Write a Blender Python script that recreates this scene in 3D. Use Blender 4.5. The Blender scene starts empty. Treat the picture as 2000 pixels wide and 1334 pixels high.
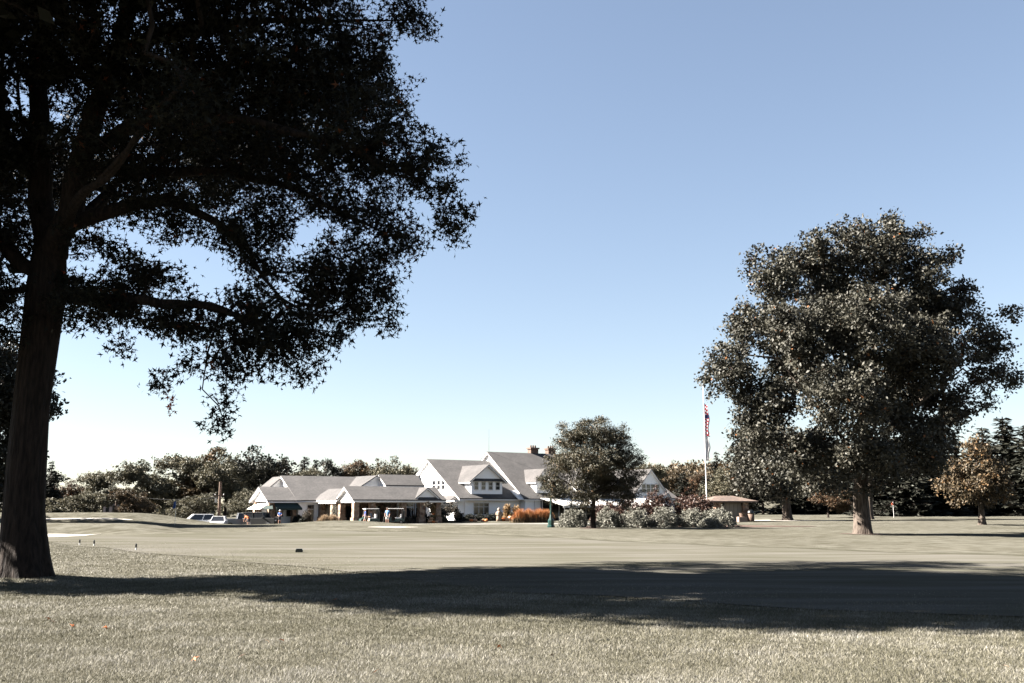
import bpy, bmesh, math, random
import numpy as np
from mathutils import Vector, Matrix
random.seed(5)
R = math.radians
sc = bpy.context.scene
COL = sc.collection

# ------------------------------------------------------------------ camera, sky, sun, exposure
PITCH = R(9.43); FPX = 1944.0; EYE = 1.6
cam_d = bpy.data.cameras.new('camera'); cam = bpy.data.objects.new('camera', cam_d); COL.objects.link(cam)
cam_d.lens = 35.0; cam_d.sensor_width = 36.0; cam_d.clip_start = 0.1; cam_d.clip_end = 6000
cam.location = (0, 0, EYE); cam.rotation_euler = (R(90) + PITCH, 0, 0)
sc.camera = cam

SUN_EL, SUN_BACK = 33.0, 2.0          # degrees above the horizon; degrees behind the picture plane (sun stands left)
sx, sy, sz = (-math.cos(R(SUN_BACK)) * math.cos(R(SUN_EL)), math.sin(R(SUN_BACK)) * math.cos(R(SUN_EL)), math.sin(R(SUN_EL)))
world = bpy.data.worlds.new('World'); sc.world = world; world.use_nodes = True
wn = world.node_tree; wn.nodes.clear()
sky = wn.nodes.new('ShaderNodeTexSky'); sky.sky_type = 'NISHITA'; sky.sun_disc = False
sky.sun_elevation = R(SUN_EL); sky.sun_rotation = math.atan2(sx, sy)
sky.altitude = 200; sky.air_density = 1.0; sky.dust_density = 0.3; sky.ozone_density = 1.0
wb = wn.nodes.new('ShaderNodeMix'); wb.data_type = 'RGBA'; wb.blend_type = 'MULTIPLY'; wb.inputs[0].default_value = 1; wb.inputs[7].default_value = (.452, .452, .47, 1)
hs = wn.nodes.new('ShaderNodeHueSaturation'); hs.inputs['Saturation'].default_value = 0.93
bgn = wn.nodes.new('ShaderNodeBackground'); bgn.inputs['Strength'].default_value = 0.05
wo = wn.nodes.new('ShaderNodeOutputWorld')
gm = wn.nodes.new('ShaderNodeGamma'); gm.inputs[1].default_value = 0.80
wn.links.new(sky.outputs[0], gm.inputs[0]); wn.links.new(gm.outputs[0], hs.inputs['Color']); wn.links.new(hs.outputs[0], wb.inputs[6]); wn.links.new(wb.outputs[2], bgn.inputs['Color']); wn.links.new(bgn.outputs[0], wo.inputs['Surface'])
sun_d = bpy.data.lights.new('sun', 'SUN'); sun_d.energy = 5.0; sun_d.angle = R(0.53); sun_d.color = (1.0, 0.93, 0.84)
sun = bpy.data.objects.new('sun', sun_d); COL.objects.link(sun); sun.location = (-40, 20, 40)
sun.rotation_euler = Vector((sx, sy, sz)).to_track_quat('Z', 'Y').to_euler()
vs = sc.view_settings; vs.view_transform = 'Standard'; vs.look = 'None'; vs.gamma = 1; vs.exposure = 3.5; vs.use_curve_mapping = False
sc.cycles.max_bounces = 5; sc.cycles.diffuse_bounces = 2; sc.cycles.glossy_bounces = 2; sc.cycles.transparent_max_bounces = 4

# ------------------------------------------------------------------ helpers
def ray(px, py):
    x = (px - 1000) / FPX; y = (667 - py) / FPX
    dy = math.cos(PITCH) - y * math.sin(PITCH); dz = math.sin(PITCH) + y * math.cos(PITCH)
    return x / dy, dz / dy
def at(px, py, Y):
    a, b = ray(px, py); return np.array((a * Y, Y, EYE + b * Y))
def sm(t):
    t = np.clip(t, 0, 1); return t * t * (3 - 2 * t)
def g(x, y):
    """height of the ground"""
    x = np.asarray(x, float); y = np.asarray(y, float)
    z = -0.45 * sm((y - 85) / 40)
    z = z + 1.25 * np.exp(-((y - 106) / 8.5) ** 2) * sm((-29 - x) / 11)
    z = z - 0.6 * sm((y - 108) / 14) * sm((-26 - x) / 8)
    z = z + 0.42 * np.exp(-((y - 98) / 5.5) ** 2 - ((x + 16.5) / 5.0) ** 2)
    z = z + 0.55 * np.exp(-((y - 67.0) / 3.0) ** 2) * sm((-20.5 - x) / 5)
    z = z - 0.30 * np.exp(-((y - 60) / 3.2) ** 2) * sm((-24 - x) / 3)
    z = z + 0.95 * sm((y - 72) / 70) * sm((x - 11) / 12)
    z = z + 0.10 * np.exp(-((y - 22.5) / 1.6) ** 2 - ((x + 10.9) / 1.6) ** 2)
    z = z + 9.0 * sm((y - 240) / 240) * sm((x - 20) / 60)
    z = z + 0.02 * np.sin(x * 0.7 + 1.3) * np.sin(y * 0.55)
    return z
def on(px, Y, dz=0.0):
    a, _ = ray(px, 1000); x = a * Y
    return Vector((x, Y, float(g(x, Y)) + dz))
def tag(o, label, cat, group=None):
    o['label'] = label; o['category'] = cat
    if group: o['group'] = group
    return o
def empty(name, loc=(0, 0, 0), rz=0.0):
    o = bpy.data.objects.new(name, None); COL.objects.link(o); o.location = loc; o.rotation_euler = (0, 0, rz); o.empty_display_size = .3
    return o
def link(name, me, mats=None, parent=None, loc=(0, 0, 0), rz=0.0, kind=None):
    o = bpy.data.objects.new(name, me); COL.objects.link(o); o.location = loc; o.rotation_euler = (0, 0, rz)
    if mats is not None and len(me.materials) == 0:
        for m in (mats if isinstance(mats, (list, tuple)) else [mats]): me.materials.append(m)
    if parent: o.parent = parent
    if kind: o['kind'] = kind
    return o
def np_mesh(name, V, F, tint=None, smooth=False):
    """V (n,3), F (m,k) one polygon size"""
    V = np.asarray(V, np.float32).reshape(-1, 3); F = np.asarray(F, np.int32); m, k = F.shape
    me = bpy.data.meshes.new(name)
    me.vertices.add(len(V)); me.vertices.foreach_set('co', V.ravel())
    me.loops.add(m * k); me.loops.foreach_set('vertex_index', F.ravel())
    me.polygons.add(m); me.polygons.foreach_set('loop_start', np.arange(0, m * k, k, dtype=np.int32))
    if smooth: me.polygons.foreach_set('use_smooth', np.ones(m, bool))
    if tint is not None:
        a = me.attributes.new('tint', 'FLOAT', 'FACE'); a.data.foreach_set('value', np.asarray(tint, np.float32))
    me.update(calc_edges=True); me.validate()
    return me
class MB:
    """collects polygons, builds one mesh object"""
    def __init__(s): s.v = []; s.f = []
    def poly(s, pts):
        i = len(s.v); s.v += [tuple(map(float, p)) for p in pts]; s.f.append(tuple(range(i, i + len(pts)))); return s
    def prism(s, pts, vec):
        n = len(pts); i = len(s.v); a = [Vector(p) for p in pts]; vec = Vector(vec)
        nrm = Vector((0, 0, 0))
        for q in range(n): nrm += a[q].cross(a[(q + 1) % n])
        if nrm.dot(vec) > 0: a = a[::-1]
        s.v += [tuple(p) for p in a] + [tuple(p + vec) for p in a]
        s.f.append(tuple(range(i, i + n))); s.f.append(tuple(range(i + 2 * n - 1, i + n - 1, -1)))
        for q in range(n):
            r = (q + 1) % n; s.f.append((i + r, i + q, i + n + q, i + n + r))
        return s
    def box(s, x0, x1, y0, y1, z0, z1):
        return s.prism([(x0, y0, z0), (x1, y0, z0), (x1, y1, z0), (x0, y1, z0)], (0, 0, z1 - z0))
    def tube(s, path, radii, n=8, cap=True, sq=1.0):
        P = [Vector(p) for p in path]; i0 = len(s.v); ref = None
        for q, p in enumerate(P):
            t = (P[min(q + 1, len(P) - 1)] - P[max(q - 1, 0)]).normalized()
            if ref is None:
                ref = Vector((1, 0, 0)) if abs(t.x) < .8 else Vector((0, 1, 0))
            a = (ref - t * ref.dot(t)).normalized(); b = t.cross(a); ref = a
            r = radii[q] if isinstance(radii, (list, tuple)) else radii
            for w in range(n):
                an = 2 * math.pi * w / n; s.v.append(tuple(p + a * math.cos(an) * r + b * math.sin(an) * r * sq))
        for q in range(len(P) - 1):
            for w in range(n):
                x = i0 + q * n + w; y = i0 + q * n + (w + 1) % n; s.f.append((x, y, y + n, x + n))
        if cap:
            s.f.append(tuple(range(i0 + n - 1, i0 - 1, -1))); e = i0 + (len(P) - 1) * n; s.f.append(tuple(range(e, e + n)))
        return s
    def lathe(s, prof, n=16, cx=0, cy=0, lobes=0, amp=0.0):
        i0 = len(s.v)
        for r, z in prof:
            for w in range(n):
                an = 2 * math.pi * w / n; rr = r * (1 + amp * abs(math.cos(an * lobes / 2)) - amp) if lobes else r
                s.v.append((cx + rr * math.cos(an), cy + rr * math.sin(an), z))
        for q in range(len(prof) - 1):
            for w in range(n):
                x = i0 + q * n + w; y = i0 + q * n + (w + 1) % n; s.f.append((x, y, y + n, x + n))
        s.f.append(tuple(range(i0 + n - 1, i0 - 1, -1))); e = i0 + (len(prof) - 1) * n; s.f.append(tuple(range(e, e + n)))
        return s
    def mesh(s, name, smooth=False):
        me = bpy.data.meshes.new(name); me.from_pydata(s.v, [], s.f)
        if smooth:
            for p in me.polygons: p.use_smooth = True
        me.update(); return me
    def build(s, name, mat, parent=None, loc=(0, 0, 0), rz=0.0, smooth=False, bevel=0.0, kind=None):
        o = link(name, s.mesh(name, smooth), mat, parent, loc, rz, kind)
        if bevel:
            b = o.modifiers.new('bevel', 'BEVEL'); b.width = bevel; b.segments = 2; b.limit_method = 'ANGLE'
        return o

# ------------------------------------------------------------------ materials
def nmat(name):
    m = bpy.data.materials.new(name); m.use_nodes = True
    return m, m.node_tree, m.node_tree.nodes['Principled BSDF']
AL = .76
def ramp(nt, stops, k=1.0):
    stops = [(p, tuple(q * k for q in c)) for p, c in stops]
    r = nt.nodes.new('ShaderNodeValToRGB'); e = r.color_ramp.elements
    while len(e) > 1: e.remove(e[-1])
    e[0].position = stops[0][0]; e[0].color = (*stops[0][1], 1)
    for p, c in stops[1:]:
        n = e.new(p); n.color = (*c, 1)
    return r
def noise(nt, scale, detail=4, coord='Object', stretch=None):
    tc = nt.nodes.new('ShaderNodeTexCoord'); n = nt.nodes.new('ShaderNodeTexNoise')
    n.inputs['Scale'].default_value = scale; n.inputs['Detail'].default_value = detail
    src = tc.outputs[coord]
    if stretch:
        mp = nt.nodes.new('ShaderNodeMapping'); mp.inputs['Scale'].default_value = stretch
        nt.links.new(src, mp.inputs[0]); src = mp.outputs[0]
    nt.links.new(src, n.inputs['Vector']); return n
def bump(nt, b, h, strength, dist=.02):
    bp = nt.nodes.new('ShaderNodeBump'); bp.inputs['Strength'].default_value = strength; bp.inputs['Distance'].default_value = dist
    nt.links.new(h, bp.inputs['Height']); nt.links.new(bp.outputs[0], b.inputs['Normal'])
def plain(name, col, rough=.6, var=.12, scale=6, metal=0, spec=.4, bmp=0.0):
    col = tuple(c * (.66 if min(col) > .6 else .42 * AL) for c in col)
    m, nt, b = nmat(name); n = noise(nt, scale)
    r = ramp(nt, [(.3, tuple(c * (1 - var) for c in col)), (.7, tuple(min(1, c * (1 + var)) for c in col))])
    nt.links.new(n.outputs['Fac'], r.inputs[0]); nt.links.new(r.outputs[0], b.inputs['Base Color'])
    b.inputs['Roughness'].default_value = rough; b.inputs['Metallic'].default_value = metal; b.inputs['Specular IOR Level'].default_value = spec
    if bmp: bump(nt, b, n.outputs['Fac'], bmp)
    return m
def leafmat(name, stops, rough=.5, trans=.12, spec=.35, K=.36):
    stops = [(p, tuple(q * K * AL for q in c)) for p, c in stops]
    m, nt, b = nmat(name)
    a = nt.nodes.new('ShaderNodeAttribute'); a.attribute_name = 'tint'
    r = ramp(nt, stops); nt.links.new(a.outputs['Fac'], r.inputs[0]); nt.links.new(r.outputs[0], b.inputs['Base Color'])
    b.inputs['Roughness'].default_value = rough; b.inputs['Specular IOR Level'].default_value = spec
    if trans:
        t = nt.nodes.new('ShaderNodeBsdfTranslucent'); nt.links.new(r.outputs[0], t.inputs['Color'])
        mx = nt.nodes.new('ShaderNodeMixShader'); mx.inputs[0].default_value = trans
        nt.links.new(b.outputs[0], mx.inputs[1]); nt.links.new(t.outputs[0], mx.inputs[2])
        nt.links.new(mx.outputs[0], nt.nodes['Material Output'].inputs['Surface'])
    return m
def grassmat(name, cols, scale, stretch, bstr, fine=60, rough=1.0, spec=0.0, big=.11):
    m, nt, b = nmat(name)
    n1 = noise(nt, scale, 5, 'Object', stretch); n2 = noise(nt, fine, 3); n3 = noise(nt, big, 3, 'Object', stretch)
    a = nt.nodes.new('ShaderNodeMath'); a.operation = 'MULTIPLY_ADD'; a.inputs[1].default_value = .45
    nt.links.new(n1.outputs['Fac'], a.inputs[0])
    a2 = nt.nodes.new('ShaderNodeMath'); a2.operation = 'MULTIPLY'; a2.inputs[1].default_value = .3; nt.links.new(n2.outputs['Fac'], a2.inputs[0])
    nt.links.new(a2.outputs[0], a.inputs[2])
    a3 = nt.nodes.new('ShaderNodeMath'); a3.operation = 'MULTIPLY_ADD'; a3.inputs[1].default_value = .25
    nt.links.new(n3.outputs['Fac'], a3.inputs[0]); nt.links.new(a.outputs[0], a3.inputs[2])
    r = ramp(nt, [(.40, cols[0]), (.5, cols[1]), (.60, cols[2])], AL)
    nt.links.new(a3.outputs[0], r.inputs[0]); nt.links.new(r.outputs[0], b.inputs['Base Color'])
    b.inputs['Roughness'].default_value = rough; b.inputs['Specular IOR Level'].default_value = spec
    bump(nt, b, n2.outputs['Fac'], bstr, .03)
    return m

M = {}
M['rough'] = grassmat('rough_grass', [(.05, .0475, .036), (.078, .0745, .06), (.108, .104, .088)], 1.2, None, .9, 38)
M['green'] = grassmat('mown_green', [(.056, .055, .040), (.077, .0735, .061), (.101, .096, .087)], .5, (.35, 1.9, 1), .12, 90, big=.05)
M['path'] = plain('path_concrete', (.42, .40, .37), .9, .08, 1.5)
M['asphalt'] = plain('asphalt', (.07, .07, .072), .9, .15, 3)
M['sand'] = plain('sand', (.72, .67, .60), .95, .06, 2.5, bmp=.3)
M['mulch'] = plain('mulch', (.13, .065, .04), .95, .4, 9, bmp=.8)
M['siding'], nt, b = nmat('white_siding')
geo = nt.nodes.new('ShaderNodeNewGeometry'); sep = nt.nodes.new('ShaderNodeSeparateXYZ'); nt.links.new(geo.outputs['Position'], sep.inputs[0])
mm = nt.nodes.new('ShaderNodeMath'); mm.operation = 'MULTIPLY'; mm.inputs[1].default_value = 1 / .2; nt.links.new(sep.outputs['Z'], mm.inputs[0])
fr = nt.nodes.new('ShaderNodeMath'); fr.operation = 'FRACT'; nt.links.new(mm.outputs[0], fr.inputs[0])
b.inputs['Base Color'].default_value = (.68, .675, .67, 1); b.inputs['Roughness'].default_value = .6; bump(nt, b, fr.outputs[0], .8, -.03)
M['trim'] = plain('white_trim', (.80, .78, .77), .5, .03, 3)
def shinglemat(name, c):
    m, nt, b = nmat(name)
    tc = nt.nodes.new('ShaderNodeTexCoord'); s = nt.nodes.new('ShaderNodeSeparateXYZ'); nt.links.new(tc.outputs['Object'], s.inputs[0])
    rows = nt.nodes.new('ShaderNodeMath'); rows.operation = 'MULTIPLY'; rows.inputs[1].default_value = 5.0; nt.links.new(s.outputs['Z'], rows.inputs[0])
    fr = nt.nodes.new('ShaderNodeMath'); fr.operation = 'FRACT'; nt.links.new(rows.outputs[0], fr.inputs[0])
    n = noise(nt, 3.5, 5, 'Object', (1, 1, 4)); n2 = noise(nt, .5, 3)
    ad = nt.nodes.new('ShaderNodeMath'); ad.operation = 'MULTIPLY_ADD'; ad.inputs[1].default_value = .6
    nt.links.new(n.outputs['Fac'], ad.inputs[0])
    m2 = nt.nodes.new('ShaderNodeMath'); m2.operation = 'MULTIPLY'; m2.inputs[1].default_value = .4; nt.links.new(n2.outputs['Fac'], m2.inputs[0]); nt.links.new(m2.outputs[0], ad.inputs[2])
    r = ramp(nt, [(.36, tuple(k * .5 for k in c)), (.5, c), (.62, tuple(k * 1.5 for k in c))], AL)
    nt.links.new(ad.outputs[0], r.inputs[0]); nt.links.new(r.outputs[0], b.inputs['Base Color'])
    b.inputs['Roughness'].default_value = .9; bump(nt, b, fr.outputs[0], 1.0, -.05)
    return m
M['shingle'] = shinglemat('grey_shingles', (.036, .0325, .0318))
M['tile'] = shinglemat('brown_tiles', (.08, .052, .038))
def stonemat(name, cols, scale):
    m, nt, b = nmat(name)
    tc = nt.nodes.new('ShaderNodeTexCoord'); v = nt.nodes.new('ShaderNodeTexVoronoi'); v.inputs['Scale'].default_value = scale
    nt.links.new(tc.outputs['Object'], v.inputs['Vector'])
    sp = nt.nodes.new('ShaderNodeSeparateColor'); nt.links.new(v.outputs['Color'], sp.inputs[0])
    r = ramp(nt, cols, AL * 1.25); nt.links.new(sp.outputs[0], r.inputs[0])
    d = nt.nodes.new('ShaderNodeTexVoronoi'); d.feature = 'DISTANCE_TO_EDGE'; d.inputs['Scale'].default_value = scale; nt.links.new(tc.outputs['Object'], d.inputs['Vector'])
    r2 = ramp(nt, [(.0, (.0, .0, .0)), (.08, (1, 1, 1))]); nt.links.new(d.outputs['Distance'], r2.inputs[0])
    mx = nt.nodes.new('ShaderNodeMix'); mx.data_type = 'RGBA'; nt.links.new(r2.outputs[0], mx.inputs[0]); mx.inputs[6].default_value = (.12, .10, .08, 1)
    nt.links.new(r.outputs[0], mx.inputs[7]); nt.links.new(mx.outputs[2], b.inputs['Base Color']); b.inputs['Roughness'].default_value = .9
    bump(nt, b, r2.outputs[0], .8, .04); return m
M['stone'] = stonemat('field_stone', [(.0, (.08, .04, .024)), (.35, (.19, .11, .07)), (.65, (.26, .19, .135)), (1, (.12, .075, .05))], 3.2)
M['brick'] = stonemat('chimney_brick', [(.0, (.05, .025, .017)), (.5, (.085, .045, .03)), (1, (.065, .033, .025))], 5)
M['glass'], nt, b = nmat('window_glass'); b.inputs['Base Color'].default_value = (.012, .013, .015, 1); b.inputs['Roughness'].default_value = .06; b.inputs['Specular IOR Level'].default_value = .6
M['dark'] = plain('dark_interior', (.02, .018, .016), .9)
M['awn_white'] = plain('white_canvas', (.74, .72, .68), .8, .05, 2)
M['awn_green'] = plain('dark_green_canvas', (.012, .05, .045), .8, .15, 2)
M['black'] = plain('black_paint', (.012, .012, .012), .35, .1, 5, spec=.5)
M['rubber'] = plain('rubber', (.015, .015, .015), .9)
M['white_paint'] = plain('white_car_paint', (.75, .75, .76), .25, .02, 2, spec=.6)
M['silver'] = plain('silver_paint', (.42, .43, .45), .3, .03, 2, .4)
M['greenpaint'] = plain('dark_green_paint', (.006, .06, .05), .35, .1, 4, spec=.5)
M['metal'] = plain('grey_metal', (.35, .35, .35), .4, .05, 6, .7)
M['wood'] = plain('weathered_wood', (.22, .14, .10), .9, .3, 8, bmp=.4)
M['pumpkin'] = plain('pumpkin_orange', (1.3, .34, .06), .55, .15, 4)
M['pumpkin_pale'] = plain('pumpkin_pale', (1.1, .62, .33), .6, .12, 4)
M['pumpkin_green'] = plain('gourd_green', (.22, .17, .06), .6, .3, 7)
M['straw'] = leafmat('dry_straw', [(0, (.30, .19, .09)), (1, (.58, .42, .26))], .8, .1, .1, K=.6)
M['skin'] = plain('skin', (.85, .45, .32), .6, .05, 10)
M['shoe'] = plain('shoe_white', (.6, .58, .55), .7)
def barkmat(name, c0, c1, sc_=1.0):
    m, nt, b = nmat(name)
    n = noise(nt, 5 * sc_, 6, 'Object', (3.2, 3.2, .55)); r = ramp(nt, [(.35, c0), (.65, c1)], AL)
    nt.links.new(n.outputs['Fac'], r.inputs[0]); nt.links.new(r.outputs[0], b.inputs['Base Color'])
    b.inputs['Roughness'].default_value = .95; b.inputs['Specular IOR Level'].default_value = .15; bump(nt, b, n.outputs['Fac'], 1.0, .06); return m
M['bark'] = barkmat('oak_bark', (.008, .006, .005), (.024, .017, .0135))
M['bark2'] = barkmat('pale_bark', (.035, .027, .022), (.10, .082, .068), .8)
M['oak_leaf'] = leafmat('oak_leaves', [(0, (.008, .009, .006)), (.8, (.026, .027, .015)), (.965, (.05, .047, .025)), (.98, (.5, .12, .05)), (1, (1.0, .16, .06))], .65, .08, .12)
M['chest_leaf'] = leafmat('broad_leaves', [(0, (.045, .045, .035)), (.7, (.105, .10, .075)), (.97, (.135, .128, .10)), (.985, (.3, .13, .05)), (1, (.38, .15, .05))], .6, .12, .2, K=.46)
M['locust_leaf'] = leafmat('fine_leaves', K=.58, rough=.5, trans=.15, spec=.2, stops=[(0, (.05, .048, .032)), (.7, (.11, .10, .065)), (.9, (.16, .13, .08)), (1, (.25, .14, .07))])
M['decid'] = leafmat('woodland_leaves', [(0, (.05, .05, .032)), (.7, (.11, .10, .065)), (1, (.18, .15, .095))], .6, .15, .2, K=.82)
M['decid_warm'] = leafmat('turning_leaves', [(0, (.09, .06, .035)), (.5, (.16, .11, .06)), (.8, (.27, .13, .06)), (1, (.34, .12, .05))], .6, .12, .2)
M['decid_gold'] = leafmat('golden_leaves', [(0, (.10, .08, .045)), (.6, (.19, .14, .08)), (1, (.36, .20, .08))], .6, .15, .2)
M['decid_dark'] = leafmat('dark_leaves', K=.42, rough=.6, trans=.1, spec=.2, stops=[(0, (.02, .022, .015)), (.8, (.055, .055, .036)), (1, (.12, .07, .035))])
M['needle'] = leafmat('spruce_needles', [(0, (.025, .028, .02)), (1, (.075, .075, .055))], .7, .05, .15)
M['silver_leaf'] = leafmat('silvery_leaves', [(0, (.10, .10, .075)), (1, (.36, .35, .30))], .6, .12, .25, K=.66)
M['red_leaf'] = leafmat('purple_leaves', [(0, (.055, .03, .022)), (.7, (.13, .062, .042)), (1, (.28, .14, .06))], .5, .15, .3, K=.46)
M['bush_leaf'] = leafmat('dark_bush_leaves', [(0, (.014, .018, .012)), (1, (.05, .055, .035))], .6, .1, .2)
M['flower_leaf'] = leafmat('flowering_leaves', [(0, (.05, .05, .035)), (.6, (.16, .13, .09)), (1, (.5, .36, .26))], .6, .12, .2)
M['rust_grass'] = leafmat('rust_grass', [(0, (.13, .13, .09)), (.45, (.26, .14, .07)), (1, (.5, .19, .07))], .7, .2, .1, K=.75)
M['tan_grass'] = leafmat('tan_grass', [(0, (.26, .19, .11)), (1, (.50, .36, .24))], .7, .2, .1, K=.6)
M['blade'] = leafmat('grass_blades', [(0, (.075, .072, .04)), (.35, (.145, .135, .09)), (.7, (.23, .215, .17)), (1, (.38, .365, .33))], .65, .2, .2, K=.68)

# ------------------------------------------------------------------ ground
def axis(lo, f0, f1, hi, step, n):
    a = lo + (f0 - lo) * (1 - (1 - np.linspace(0, 1, n)) ** 3)
    b = f1 + (hi - f1) * np.linspace(0, 1, n) ** 3
    return np.unique(np.concatenate([a, np.arange(f0, f1 + .01, step), b]))
def sheet_grid(X, Y, Z, nx, ny):
    V = np.stack([X, Y, Z], -1).reshape(-1, 3)
    i = np.arange(nx * ny).reshape(ny, nx)
    F = np.stack([i[:-1, :-1], i[:-1, 1:], i[1:, 1:], i[1:, :-1]], -1).reshape(-1, 4)
    return V, F
xs = axis(-2500, -80, 80, 2500, 1.0, 22); ys = axis(-300, 0, 150, 4000, 1.0, 26)
GX, GY = np.meshgrid(xs, ys); V, F = sheet_grid(GX, GY, g(GX, GY), len(xs), len(ys))
link('ground', np_mesh('ground', V, F, smooth=True), M['rough'], kind='structure')
def sheet(name, mat, x0, x1, nx, ylo, yhi, ny, dz):
    x = np.linspace(x0, x1, nx); t = np.linspace(0, 1, ny)[:, None]
    lo = np.array([ylo(a) for a in x]); hi = np.array([yhi(a) for a in x])
    Yg = lo[None] * (1 - t) + hi[None] * t; Xg = np.broadcast_to(x[None], Yg.shape)
    V, F = sheet_grid(Xg, Yg, g(Xg, Yg) + dz, nx, ny)
    return link(name, np_mesh(name, V, F, smooth=True), mat, kind='structure')
LOX = [-24, -22.7, -10.9, -5.6, -3.5, 0, 7, 15, 25, 40]; LOY = [53, 48, 33.5, 27.5, 24.5, 19.5, 15, 12, 10.5, 9.5]
HIX = [-24, -22, -14, -6, 0, 8.8, 16.8, 26, 40]; HIY = [54, 58, 69, 64, 56, 41, 33, 27.5, 24]
glo = lambda x: float(np.interp(x, LOX, LOY)) + .25 * math.sin(x * 1.1)
ghi = lambda x: float(np.interp(x, HIX, HIY)) + .3 * math.sin(x * .8)
sheet('putting_green', M['green'], -24, 40, 130, glo, ghi, 60, .015)
M['fringe'] = grassmat('fringe_grass', [(.036, .035, .024), (.056, .054, .042), (.08, .077, .064)], 1.6, (.5, 1.6, 1), .9, 30)
sheet('green_fringe', M['fringe'], -14, 40, 110, lambda x: ghi(x) - .02, lambda x: ghi(x) + 1.5 + .35 * math.sin(x * 1.7) + .2 * math.sin(x * 3.9), 4, .012)
def blob_sheet(name, mat, cx, cy, rx, ry, dz, n=40, wob=.12, seed=1, rings=8):
    rnd = np.random.default_rng(seed); ph = rnd.uniform(0, 6.28, 4)
    V = [(cx, cy, float(g(cx, cy)) + dz)]; F = []
    for k in range(1, rings + 1):
        for i in range(n):
            a = 6.2832 * i / n; r = (k / rings) * (1 + wob * (math.sin(2 * a + ph[0]) + .6 * math.sin(3 * a + ph[1]) + .4 * math.sin(5 * a + ph[2])))
            x = cx + rx * r * math.cos(a); y = cy + ry * r * math.sin(a); V.append((x, y, float(g(x, y)) + dz))
    for i in range(n): F.append((0, 1 + i, 1 + (i + 1) % n))
    for k in range(rings - 1):
        for i in range(n):
            a = 1 + k * n + i; b_ = 1 + k * n + (i + 1) % n; F.append((a, b_, b_ + n, a + n))
    me = bpy.data.meshes.new(name); me.from_pydata(V, [], F); me.update()
    for p in me.polygons: p.use_smooth = True
    return link(name, me, mat, kind='structure')
blob_sheet('sand_bunker', M['sand'], -42.5, 98.3, 5.0, .7, .03, seed=3)
blob_sheet('sand_bunker', M['sand'], -28.6, 60.5, 4.0, 1.9, .03, seed=4)
blob_sheet('sand_bunker', M['sand'], -9.6, 80, 2.0, 1.3, .03, seed=6)
blob_sheet('sand_bunker', M['sand'], 27.5, 104, 7.5, 2.2, .03, seed=7)
blob_sheet('mulch_bed', M['mulch'], 14, 81.5, 9.2, 2.6, .03, seed=8)
blob_sheet('mulch_bed', M['mulch'], 6.15, 76, 1.0, 1.0, .02, seed=11, rings=3)
blob_sheet('mulch_bed', M['mulch'], 20.95, 60.2, 1.25, 1.1, .02, seed=12, rings=3)
blob_sheet('mulch_bed', M['mulch'], 28.6, 104.5, 1.9, 1.3, .05, seed=13, rings=3)
sheet('cart_path', M['path'], -34, 24, 60, lambda x: 116 + .25 * (x + 10), lambda x: 121.5 + .30 * (x + 10), 5, .02)
sheet('parking_lot', M['asphalt'], -75, -27, 30, lambda x: 118, lambda x: 150, 12, .02)

# ------------------------------------------------------------------ foliage generators
def unit(a): return a / np.maximum(np.linalg.norm(a, axis=-1, keepdims=True), 1e-9)
OAK_T = (np.array([(0, 0, 0), (.13, .5, .03), (0, 1, -.05), (-.13, .5, .03), (.5, .62, -.06), (-.5, .62, -.06), (.06, .3, .02), (-.06, .3, .02)], np.float32),
         np.array([(0, 1, 3), (1, 2, 3), (6, 4, 1), (7, 3, 5)]))
KITE_T = (np.array([(0, 0, 0), (.3, .45, .05), (0, 1, -.08), (-.3, .45, .05)], np.float32), np.array([(0, 1, 2), (0, 2, 3)]))
SLIM_T = (np.array([(0, 0, 0), (.13, .5, .04), (0, 1, -.1), (-.13, .5, .04)], np.float32), np.array([(0, 1, 2), (0, 2, 3)]))
TRI_T = (np.array([(-.28, .1, 0), (.28, .2, .04), (0, 1, -.06)], np.float32), np.array([(0, 1, 2)]))
def leaves(P, size, rng, tmpl=KITE_T, up=.5, droop=0.0, tint=None, dirs=None):
    n = len(P); T, Fc = tmpl
    N = unit(rng.normal(size=(n, 3)) + np.array((0, 0, up)))
    D = rng.normal(size=(n, 3)) if dirs is None else dirs + .5 * rng.normal(size=(n, 3))
    D = D - np.array((0, 0, droop)); D = unit(D - N * (D * N).sum(1, keepdims=True)); B = np.cross(D, N)
    s = (size * rng.uniform(.65, 1.3, n))[:, None, None]
    V = P[:, None, :] + s * (T[None, :, 0:1] * B[:, None] + T[None, :, 1:2] * D[:, None] + T[None, :, 2:3] * N[:, None])
    F = Fc[None] + (np.arange(n) * len(T))[:, None, None]
    if tint is None: tint = rng.uniform(0, 1, n)
    return V.reshape(-1, 3), F.reshape(-1, 3), np.repeat(tint, len(Fc))
def sample_lobes(lobes, dens, rng, shell=.4):
    out = []
    for L in lobes:
        c, r = np.array(L[0]), np.array(L[1]); k = L[2] if len(L) > 2 else 1.0
        n = max(4, int(dens * k * 4.19 * r.prod()))
        d = unit(rng.normal(size=(n, 3))); rad = rng.uniform(0, 1, n) ** shell
        out.append(c + d * rad[:, None] * r)
    return np.concatenate(out)
def resample(path, seg):
    path = np.asarray(path, float); out = [path[0]]
    for a, b in zip(path[:-1], path[1:]):
        k = max(1, int(round(np.linalg.norm(b - a) / seg)))
        for i in range(1, k + 1): out.append(a + (b - a) * i / k)
    return np.array(out)
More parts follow.
